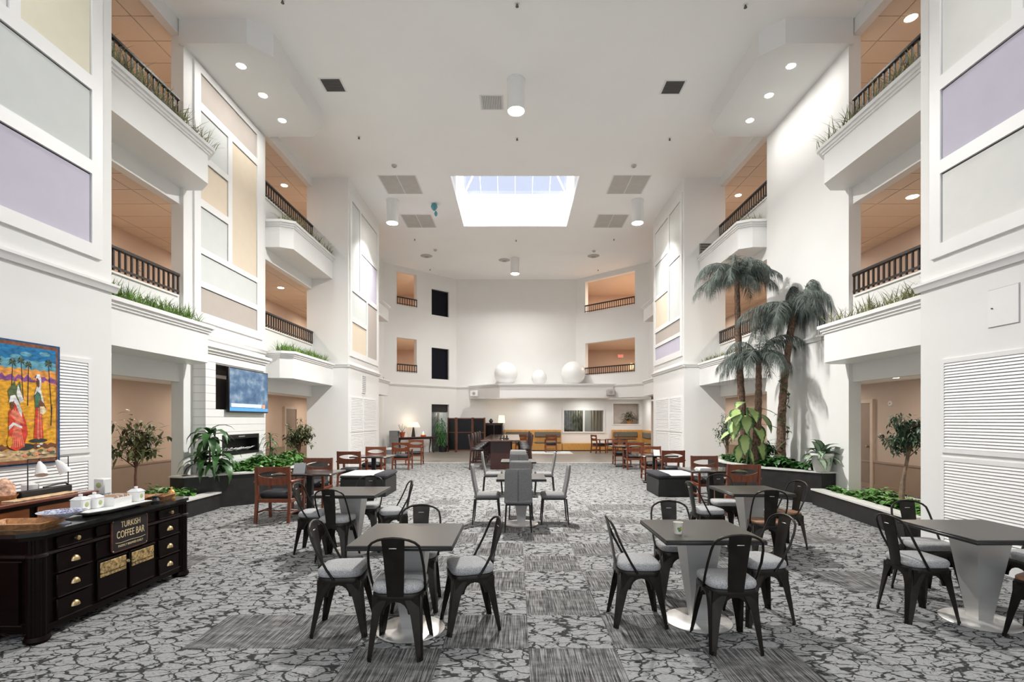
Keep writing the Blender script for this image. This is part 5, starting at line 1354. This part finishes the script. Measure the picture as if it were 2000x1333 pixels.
# ------------------------------------------------------------------ coffee bar
BO = (-3.75, 4.6, 0)
bar = empty('coffee_bar', BO, 'dark espresso coffee bar with brass pulls and a black top', 'cabinet')
X = -3.5
MB().rbox(-3.96, X-.035, 3.78, 5.40, .09, .79, .008).build('body', ESPR, bar, off=BO)
cp_ = [(-4.0, 3.66), (X-.08, 3.66), (X+.035, 3.76), (X+.035, 5.42), (X-.03, 5.50), (-4.0, 5.50)]
MB().prism(cp_, .795, .825).build('worktop', COUNTER, bar, off=BO, smooth=False)
cpp = [(-3.98, 3.68), (X-.08, 3.68), (X+.02, 3.77), (X+.02, 5.41), (X-.04, 5.48), (-3.98, 5.48)]
MB().prism(cpp, .765, .795).build('cornice', ESPR, bar, off=BO, smooth=False)
for q in ([(-3.97, 3.735), (X-.02, 3.735), (X-.006, 3.77), (X-.006, 5.42), (-3.97, 5.42)],):
    MB().prism(q, .635, .655).build('waist_moulding', ESPE, bar, off=BO, smooth=False)
MB().box(-3.94, X-.02, 3.80, 5.40, .06, .11).build('plinth_rail', ESPR, bar, off=BO)
def fluted(cx, cy, nm):
    mb = MB(); n = 40
    for z in (.05, .765):
        for k in range(n):
            th = 2*PI*k/n; r = .062*(1 if k % 4 < 2 else .90); mb.v.append((cx+r*math.cos(th), cy+r*math.sin(th), z))
    for k in range(n): mb.face([k, (k+1) % n, n+(k+1) % n, n+k])
    o = mb.build('fluted_column', ESPR, bar, off=BO, ang=20)
    m = MB().lathe([(.07, 0), (.082, .02), (.07, .05)], (cx-BO[0], cy-BO[1], 0), 20); m.build('bun_foot', ESPR, bar)
    m = MB().lathe([(.062, .63), (.070, .638), (.072, .652), (.062, .66)], (cx-BO[0], cy-BO[1], 0), 20); m.build('column_ring', ESPE, bar)
fluted(X-.055, 3.80, ''); fluted(X-.055, 5.42, ''); fluted(-3.93, 3.80, '')
MB().box(-3.84, -3.65, 3.755, 3.78, .14, .60).build('end_panel', ESPR, bar, off=BO); MB().box(-3.86, -3.62, 3.748, 3.782, .60, .608).build('end_panel_bead', ESPE, bar, off=BO); MB().box(-3.86, -3.62, 3.748, 3.782, .13, .138).build('end_panel_bead', ESPE, bar, off=BO)
def drawer(y0, y1, z0, z1, cup):
    d = MB().rbox(X-.036, X-.012, y0, y1, z0, z1, .006).build('drawer', ESPR, bar, off=BO)
    MB().box(X-.014, X-.002, y0, y1, z0, z0+.007).build('drawer_bead', ESPE, d, off=BO)
    yc = (y0+y1)/2; zc = (z0+z1)/2
    if cup:
        m = MB(); n = 10
        rows = []
        for j in range(6):
            ph = PI/2*j/5
            for i in range(n+1):
                th = PI*i/n; m.v.append((X-.010+.026*math.cos(ph)*math.sin(th)*1.0, yc-.040*math.cos(th)*math.cos(ph) if j < 5 else yc, zc-.018+.042*math.sin(ph)))
        for j in range(5):
            for i in range(n): a = j*(n+1)+i; m.face([a, a+1, a+n+2, a+n+1])
        m.build('cup_pull', BRASS, d, off=BO)
    else:
        m = MB().lathe([(.008, 0), (.007, .014), (.019, .022), (.018, .034), (.002, .040)], n=14); m.build('knob', BRASS, d, loc=(X-.012-BO[0], yc-BO[1], zc), rot=(0, PI/2, 0))
for y0, y1 in ((3.92, 4.235), (5.04, 5.335)):
    drawer(y0, y1, .665, .755, False)
    for z0, z1 in ((.475, .625), (.285, .46), (.115, .27)): drawer(y0, y1, z0, z1, True)
MB().rbox(X-.036, X-.012, 4.29, 4.98, .665, .755, .005).build('upper_panel', ESPR, bar, off=BO); MB().rbox(X-.036, X-.014, 4.29, 4.98, .475, .625, .005).build('lower_panel', ESPR, bar, off=BO)
for y0, y1, hy in ((4.30, 4.625, 4.605), (4.655, 4.975, 4.675)):
    d = MB().rbox(X-.036, X-.012, y0, y1, .12, .462, .005).build('door', ESPR, bar, off=BO)
    MB().rbox(X-.014, X-.004, y0+.02, y1-.02, .31, .435, .003).build('carved_gilt_panel', CARVE, d, off=BO)
    MB().box(X-.014, X-.003, y0, y1, .452, .46).box(X-.014, X-.006, y0+.02, y1-.02, .135, .141).box(X-.014, X-.002, y0+.02, y1-.02, .340, .344).build('door_bead', ESPE, d, off=BO)
    MB().lathe([(.006, 0), (.006, .012), (.016, .02), (.012, .032), (.001, .035)], n=12).build('knob', BRASS, d, loc=(X-.012-BO[0], hy-BO[1], .38), rot=(0, PI/2, 0))
# sign
sg = empty('bar_sign', (X-.004, 4.645, .63), 'black metal sign with gold lettering on the coffee bar front', 'sign')
def rrect(w_, h_, r, n=5):
    out = []
    for cx, cy, a0 in ((w_-r, h_-r, 0), (-w_+r, h_-r, PI/2), (-w_+r, -h_+r, PI), (w_-r, -h_+r, 1.5*PI)):
        for k in range(n+1): out.append((cx+r*math.cos(a0+PI/2*k/n), cy+r*math.sin(a0+PI/2*k/n)))
    return out
SIGNB = mat('sign_black', (.012, .009, .009), .45); SIGNR = mat('sign_rust', (.12, .045, .03), .5, var=.4, vs=20); GOLD = mat('sign_gold', (.66, .52, .30), .5)
MB().prism(rrect(.215, .145, .035), -.004, .008, axis='x').build('plate', SIGNR, sg)
MB().prism(rrect(.204, .134, .028), .008, .0095, axis='x').build('face', SIGNB, sg)
rt = (PI/2, 0, PI/2)
text('TURKISH', .062, (.0105, 0, .085), rt, GOLD, sg).scale = (.95, 1.25, 1)
text('COFFEE BAR', .060, (.0105, 0, .0), rt, GOLD, sg, ext=.0015).scale = (1.0, 1.5, 1)
text('FRESHLY BREWED DAILY', .027, (.0105, 0, -.098), rt, GOLD, sg)
for sx in (-1, 1): MB().tube([(.011, sx*.18, -.062), (.011, sx*.12, -.070), (.011, 0, -.065)], .0015, 4).build('scroll_line', GOLD, sg)
for sy in (-1, 1):
    for sz in (-1, 1): MB().lathe([(.006, 0), (.001, .004)], n=8).build('screw', STEEL, sg, loc=(.008, sy*.20, sz*.13), rot=(0, PI/2, 0))

# back counter
KO = (-4.83, 4.4, 0)
kc = empty('wooden_counter', KO, 'reddish wood back counter against the louvres, behind the coffee bar', 'cabinet')
MB().rbox(-5.16, -4.46, 2.6, 5.48, .865, .90, .008).build('worktop', mat('red_wood_top', (.16, .045, .025), .15, var=.3, coat=.6), kc, off=KO)
MB().rbox(-5.14, -4.50, 2.65, 5.44, .08, .865, .006).build('carcass', ESPR, kc, off=KO); MB().box(-4.50, -4.47, 2.65, 5.44, .84, .865).build('frieze', ESPR, kc, off=KO)
OR = mat('orange_wood_panel', (.20, .060, .018), .35, var=.3, vs=4, stretch=(1, 1, 5))
for y0, y1 in ((2.75, 3.6), (3.7, 4.72), (4.8, 5.38)):
    d = MB().rbox(-4.50, -4.48, y0, y1, .12, .835, .006).build('door', OR, kc, off=KO); MB().lathe([(.07, 0), (.07, .006)], n=20).build('finger_hole', EDGE, d, loc=(-4.48-KO[0], y1-.22-KO[1], .66), rot=(0, PI/2, 0))
MB().box(-5.1, -4.52, 2.7, 5.4, 0, .08).build('toe_kick', BLKBASE, kc, off=KO)

# objects on the bar
ZB = .825
def tray(name, lb, loc, rz, L_, W_):
    t = empty(name, loc, lb, 'tray', rz); a, b = L_/2, W_/2
    MB().rbox(-a, a, -b, b, 0, .012, .003).build('tray_base', WICKL, t)
    for (p, q, r_, s2) in (((-a, -b), (a, -b), 0, -1), ((a, -b), (a, b), 1, 0), ((a, b), (-a, b), 0, 1), ((-a, b), (-a, -b), -1, 0)):
        o_ = .03; hgt = .05
        MB().add([(p[0], p[1], .004), (q[0], q[1], .004), (q[0]+(o_ if q[0] > 0 else -o_), q[1]+(o_ if q[1] > 0 else -o_), hgt), (p[0]+(o_ if p[0] > 0 else -o_), p[1]+(o_ if p[1] > 0 else -o_), hgt),
                  (p[0]*.95, p[1]*.95, .012), (q[0]*.95, q[1]*.95, .012), (q[0]+(o_*.5 if q[0] > 0 else -o_*.5), q[1]+(o_*.5 if q[1] > 0 else -o_*.5), hgt), (p[0]+(o_*.5 if p[0] > 0 else -o_*.5), p[1]+(o_*.5 if p[1] > 0 else -o_*.5), hgt)],
                 [(0, 1, 2, 3), (3, 2, 6, 7), (7, 6, 5, 4)]).build('tray_side', WICK, t, smooth=False)
    for k in range(7): MB().lathe([(.016, .012), (.012, .017)], n=10).build('inlay', WICKL if k % 2 else WICK, t, loc=(-a*.75+k*a*.25, (k % 2-.5)*b*.7, 0))
    return t
tray('carved_tray', 'carved wooden tray nearest the camera on the coffee bar', (-3.76, 3.90, ZB), R(8), .38, .22)
t = tray('carved_tray', 'carved wooden tray at the gold finial end of the coffee bar', (-3.80, 5.15, ZB), R(96), .30, .20)
t = tray('carved_tray', 'small carved wooden tray just before the gold finial pot', (-3.66, 5.26, ZB), R(96), .16, .14)
t = empty('glass_bowl', (-3.60, 4.06, ZB), 'patterned cut-glass footed bowl on the coffee bar', 'bowl')
MB().lathe([(.055, 0), (.06, .006), (.02, .02), (.018, .035), (.05, .05), (.10, .07), (.155, .095), (.158, .098), (.10, .078), (.02, .055)], n=32, caps=False).build('glass_body', mat('blue_white_glass', (.48, .52, .62), .1, var=.5, vs=28), t, ang=60)
g = MB()
for k in range(60):
    a = random.uniform(0, 2*PI); r_ = random.uniform(0, .12); g.rbox(r_*math.cos(a)-.012, r_*math.cos(a)+.012, r_*math.sin(a)-.008, r_*math.sin(a)+.008, .085+random.uniform(0, .015), .097+random.uniform(0, .01), .003)
o = g.build('sweets', mat('wrapped_sweets', (.42, .42, .55), .3, var=.8, vs=60), t); o['kind'] = 'stuff'
t = empty('serving_tray', (-3.70, 4.66, ZB), 'black angular serving tray under the white canisters', 'tray')
MB().prism([(-.13, -.34), (.10, -.36), (.16, -.20), (.16, .34), (-.13, .34)], .02, .035).build('tray_plate', EDGE, t, smooth=False)
MB().prism([(-.12, -.33), (.10, -.35), (.15, -.20), (.15, .33), (-.12, .33)], .035, .040).build('white_liner', WHITEP, t, smooth=False)
MB().box(-.08, .08, -.2, .2, 0, .02).build('foot', EDGE, t)
for k, (x, y, lb) in enumerate(((-3.76, 4.42, 'square white lidded canister nearest the camera on the serving tray'), (-3.74, 4.54, 'square white lidded canister, second on the serving tray'), (-3.66, 4.93, 'square white lidded canister at the far end of the serving tray'))):
    t = empty('canister', (x, y, ZB+.04), lb, 'canister', R(4), 'white lidded canisters')
    MB().rbox(-.052, .052, -.052, .052, 0, .095, .008).build('body', WHITEP, t)
    MB().taper((0, 0, .095), (0, 0, .12), .108, .108, .05, .05).build('lid', WHITEP, t, smooth=False); MB().lathe([(.01, .12), (.016, .13), (.014, .14), (.002, .143)], n=12).build('lid_knob', WHITEP, t)
    MB().lathe([(.022, 0), (.020, .0015)], n=16).build('leaf_emblem', mat('emblem_olive', (.40, .46, .20), .5), t, loc=(.052, 0, .05), rot=(0, PI/2, 0))
t = empty('packet_holder', (-3.70, 4.73, ZB+.04), 'white holder full of brown sugar packets on the serving tray', 'holder')
MB().rbox(-.07, .07, -.11, -.105, 0, .07, .002).rbox(-.07, .07, .105, .11, 0, .07, .002).rbox(.065, .07, -.105, .105, 0, .07, .002).rbox(-.07, -.065, -.105, .105, 0, .07, .002).rbox(-.065, .065, -.003, .003, 0, .068, .002).build('box', WHITEP, t)
pk = mat('kraft_packet', (.55, .38, .26), .8, var=.2)
for k in range(14): MB().rbox(-.055, .055, -.095+k*.0142, -.088+k*.0142, .003, .080+.008*(k % 3), .001).build('packet', pk if k % 4 else WHITEP, t)
t = empty('coffee_pot', (-3.58, 5.08, ZB), 'small dark coffee pot between the carved trays', 'pot')
MB().lathe([(.035, 0), (.04, .02), (.022, .05), (.03, .065), (.02, .07)], n=16).build('body', BLKBASE, t); MB().tube([(.0, .02, .05), (.0, .08, .065)], .005, 6).build('handle', BLKBASE, t); MB().tube([(.0, -.02, .045), (0, -.045, .068)], [.008, .004], 6).build('spout', BLKBASE, t)
t = empty('finial_pot', (-3.64, 5.41, ZB), 'gold ornate pot with a pointed finial at the end of the coffee bar', 'pot')
GOLDM = mat('gold_metal', (.70, .36, .12), .3, .7, var=.3, vs=30)
MB().lathe([(.035, 0), (.032, .01), (.04, .03), (.03, .055)], n=18).build('body', GOLDM, t); MB().lathe([(.032, .055), (.022, .075), (.01, .085), (.012, .095), (.003, .115)], n=18).build('lid', GOLDM, t)
# objects on back counter
ZK = .90
t = empty('lamp_stand', (-4.75, 5.2, ZK), 'thin wire stand with two white pendant spot shades on the back counter', 'lamp')
MB().tube([(0, -.22, 0), (0, -.22, .36), (0, .23, .36), (0, .23, 0)], .005, 6).build('wire_frame', BLKBASE, t)
for k, y in enumerate((-.10, .09)):
    sh = MB().tube([(0, 0, 0), (.03, (k-.5)*.03, -.05), (.06, (k-.5)*.08, -.13)], [.012, .038, .052], 18).build('lamp_shade', WHITEP, t, loc=(.0, y+.0, .33), ang=60)
    MB().tube([(0, 0, 0), (0, 0, .03)], .004, 6).build('hanger', BLKBASE, sh)
MB().tube([(0, -.1, .40), (0, .1, .40)], .006, 6).build('cross_bar', BLKBASE, t)
t = empty('power_strip_case', (-4.70, 5.14, ZK), 'flat black case with a thick black cable lying on the back counter', 'case')
MB().rbox(-.03, .03, -.30, .25, 0, .065, .006).build('case', BLKBASE, t); MB().tube([(0, -.05, .075), (.01, .1, .09), (0, .2, .09), (0, .25, .06)], .009, 7).build('cable', EDGE, t)
t = empty('bread_board', (-4.58, 4.95, ZK), 'pale wooden board lying on the back counter', 'board')
MB().rbox(-.06, .06, -.34, .34, 0, .012, .004).build('plank', WICKL, t); MB().lathe([(.012, .012), (.010, .0125)], n=10).build('hang_hole', EDGE, t, loc=(0, .30, 0))
t = empty('warmer_pot', (-4.86, 5.12, ZK+.0), 'white cylindrical pot standing behind the black case', 'pot')
MB().lathe([(.065, 0), (.068, .10), (.06, .105), (.05, .11)], n=26).build('pot_body', WHITEP, t); MB().lathe([(.052, .11), (.02, .12), (.012, .13)], n=20).build('lid', WHITEP, t)
t = empty('bread_basket', (-4.74, 4.74, ZK), 'brown wicker basket with a dark centre on the back counter', 'basket')
MB().lathe([(.07, 0), (.10, .05), (.095, .05), (.06, .01)], n=20, caps=False).build('basket_base', WICK, t); MB().lathe([(.08, .04), (.075, .14), (.02, .20), (.005, .205)], n=20).build('loaf_cover', mat('speckled_peach', (.62, .34, .22), .7, var=.7, vs=30), t)
t = empty('cup_dispenser', (-4.57, 5.66, 0), 'tall white paper cup dispenser with a leaf emblem at the counter end', 'dispenser')
MB().rbox(-.065, .065, -.06, .06, 0, .82, .01).build('cabinet', WHITEP, t); MB().rbox(-.06, .06, -.055, .055, .83, 1.0, .01).build('head', WHITEP, t); MB().box(-.05, .05, -.05, .05, .82, .83).build('gap', VENTM, t)
MB().lathe([(.03, 0), (.027, .002)], n=16).build('emblem', mat('emblem_olive', (.4, .46, .2)), t, loc=(.0, -.056, .93), rot=(PI/2, 0, 0))

# ------------------------------------------------------------------ painted hanging on the left wall
PO = (-5.2, 5.18, 1.19)
wh = empty('wall_hanging', (PO[0], PO[1], PO[2]), 'colourful painted textile of villagers and palms on the louvred wall', 'artwork')
Wd = 1.12; Hh = 1.26   # width along y (y from PO.y-.56 to +.56), height
MB().box(.03, .05, -.60, .60, -.02, Hh+.02).build('cloth_backing', mat('navy_fringe', (.02, .08, .20), .9, var=.4, vs=30), wh)
MB().box(.05, .062, -.56, .56, 0, Hh).build('brown_border', mat('rust_border', (.20, .07, .03), .8, var=.4, vs=20), wh)
ART = {}
def amat(k, c, var=.45, vs=14): 
    if k not in ART: ART[k] = mat('paint_'+k, c, .85, var=var, vs=vs, stretch=(1, 1, 2.2))
    return ART[k]
cols = [('sky_blue', (.01, .16, .36)), ('sky_pale', (.12, .33, .42)), ('orange', (.75, .30, .06)), ('purple', (.24, .07, .25)), ('ochre', (.72, .34, .02)), ('red', (.62, .05, .025)), ('coral', (.78, .20, .12)), ('white', (.75, .72, .68)), ('dark', (.03, .035, .03)), ('olive', (.10, .14, .05)), ('brown', (.16, .06, .03)), ('cream', (.75, .58, .36)), ('green', (.06, .16, .10)), ('sand', (.55, .38, .20))]
ms = [amat(k, c) for k, c in cols]; ix = {k: i for i, (k, c) in enumerate(cols)}
pm = MB(); lay = [0]
def poly(cn, pts):
    """pts in unit square: u 0..1 towards the far end, v 0..1 up"""
    lay[0] += 1; pm.cur = ix[cn]; x = .0625+lay[0]*.00006
    b = len(pm.v)
    for u, v in pts: pm.v.append((x, .0+u*.535, .03+v*(Hh-.06)))
    ar = sum(pts[i][0]*pts[(i+1) % len(pts)][1]-pts[(i+1) % len(pts)][0]*pts[i][1] for i in range(len(pts)))
    q = list(range(b, b+len(pts))); pm.face(q if ar > 0 else q[::-1])
def blob(cn, u, v, a, b, n=14, rot=0):
    poly(cn, [(u+a*math.cos(t)*math.cos(rot)-b*math.sin(t)*math.sin(rot), v+a*math.cos(t)*math.sin(rot)+b*math.sin(t)*math.cos(rot)) for t in [2*PI*k/n for k in range(n)]])
def band(cn, v0, v1, w0=.01, w1=.01):
    n = 32; poly(cn, [(-1+i/16, v0+w0*math.sin(i*1.7)) for i in range(n+1)]+[(-1+i/16, v1+w1*math.sin(i*2.3+1)) for i in range(n, -1, -1)])
band('sky_blue', .86, .995, .01, 0); band('sky_pale', .78, .88); band('orange', .70, .80); band('purple', .66, .735, .0, .02); band('ochre', .02, .69, 0, .005); band('sand', .005, .10, 0, .02); band('brown', .10, .14, .01, .01)
for u, v, a in ((.3, .55, .3), (.7, .45, .25), (.5, .35, .3), (.85, .3, .12), (.2, .25, .2)): blob('orange', u, v, a, .012)
for u, v in ((.35, .93), (.75, .95), (.6, .84), (.15, .9)): blob('sky_pale', u, v, .12, .02)
for u, v in ((.2, .70), (.5, .72), (.78, .70), (.93, .68)): blob('orange', u, v, .05, .012); blob('coral', u+.06, v-.01, .03, .008)
def palm2d(u, v0, v1, s_=1, lean=.03):
    poly('dark', [(u-.008, v0), (u+.010, v0), (u+lean+.006, v1), (u+lean-.006, v1)])
    for k in range(9):
        a = -.4+k*.47; e = (u+lean+.085*s_*math.cos(a), v1+.05*s_*math.sin(a)-.012)
        poly('olive' if k % 2 else 'dark', [(u+lean, v1+.006), (u+lean+.045*s_*math.cos(a), v1+.04*s_*math.sin(a)+.012), e, (u+lean+.04*s_*math.cos(a), v1+.028*s_*math.sin(a)-.004)])
palm2d(.05, .50, .84); palm2d(.29, .52, .86, 1, -.04); palm2d(.38, .48, .83, .9, .02); palm2d(.90, .40, .86, 1.1, -.07); palm2d(.88, .30, .5, .01)
for u in (.02, .12): poly('olive', [(u-.04, .60), (u+.10, .69), (u+.14, .58), (u+.02, .48)]); 
poly('white', [(.15, .58), (.18, .66), (.30, .52), (.22, .50)])
def woman(u, v, s_, m1, m2, sit=False):
    def S(p): return [(u+a*s_, v+b*s_) for a, b in p]
    poly(m1, S([(-.09, 0), (-.05, .27), (.06, .27), (.11, 0)])); poly(m2, S([(-.03, 0), (-.01, .26), (.02, .26), (.02, -.01)])); poly(m2, S([(.05, 0), (.03, .25), (.055, .25), (.075, 0)]))
    poly('green', S([(-.06, .26), (-.075, .36), (.0, .42), (.05, .36), (.06, .26)])); poly('white', S([(-.02, .40), (-.09, .36), (-.10, .34), (-.03, .44), (.03, .45), (.10, .34), (.14, .26), (.09, .28), (.04, .38)]))
    poly('brown', S([(-.03, .47), (-.01, .52), (.02, .51), (.02, .44), (-.01, .43)])); poly('white', S([(-.06, .50), (-.03, .545), (.03, .55), (.06, .50), (.055, .43), (.02, .42), (.025, .49), (-.02, .515)]))
    poly('brown', S([(.0, .29), (.03, .33), (.12, .30), (.16, .26), (.04, .25)])); poly('cream', S([(.03, .27), (.12, .275), (.17, .235), (.10, .20), (.03, .215)]))
blob('dark', .60, .17, .20, .018)
woman(.60, .19, 1.05, 'red', 'coral')
blob('dark', .32, .12, .2, .03)
poly('red', [(-.0, .12), (.0, .42), (.10, .50), (.24, .46), (.34, .34), (.38, .24), (.30, .12), (.15, .09)])
for k in range(7): poly('coral', [(.02+k*.045, .12), (.12+k*.012, .34), (.135+k*.012, .34), (.045+k*.045, .12)])
for k in range(4): poly('coral', [(.02+k*.05, .40), (.08+k*.05, .455), (.20+k*.03, .33), (.19+k*.03, .32)])
poly('white', [(.0, .50), (.03, .56), (.12, .57), (.2, .50), (.26, .43), (.25, .38), (.2, .42), (.12, .50), (.05, .51)]); poly('brown', [(.03, .49), (.10, .52), (.10, .46), (.05, .43)]); poly('white', [(.0, .30), (.08, .335), (.26, .30), (.26, .28), (.1, .31), (0, .27)])
blob('ochre', .02, .17, .05, .05)
for u, v in ((.66, .14), (.60, .12)): blob('white', u, v, .04, .010)
for k in range(12): blob(('cream', 'sand', 'coral', 'olive')[k % 4], .2+.065*k, .06+.02*math.sin(k*2), .05, .012)
for u, v in ((-.3, .95), (-.6, .84), (-.8, .93)): blob('sky_pale', u, v, .14, .02)
for u in (-.25, -.62): palm2d(u, .46, .84, 1.1)
woman(-.35, .16, 1.1, 'coral', 'red'); woman(-.72, .22, 1.0, 'red', 'coral')
for k in range(10): blob(('cream', 'sand', 'coral', 'olive')[k % 4], -.95+.1*k, .06, .06, .012)
o = pm.build('painted_scene', ms, wh, smooth=False)

bpy.context.view_layer.update()
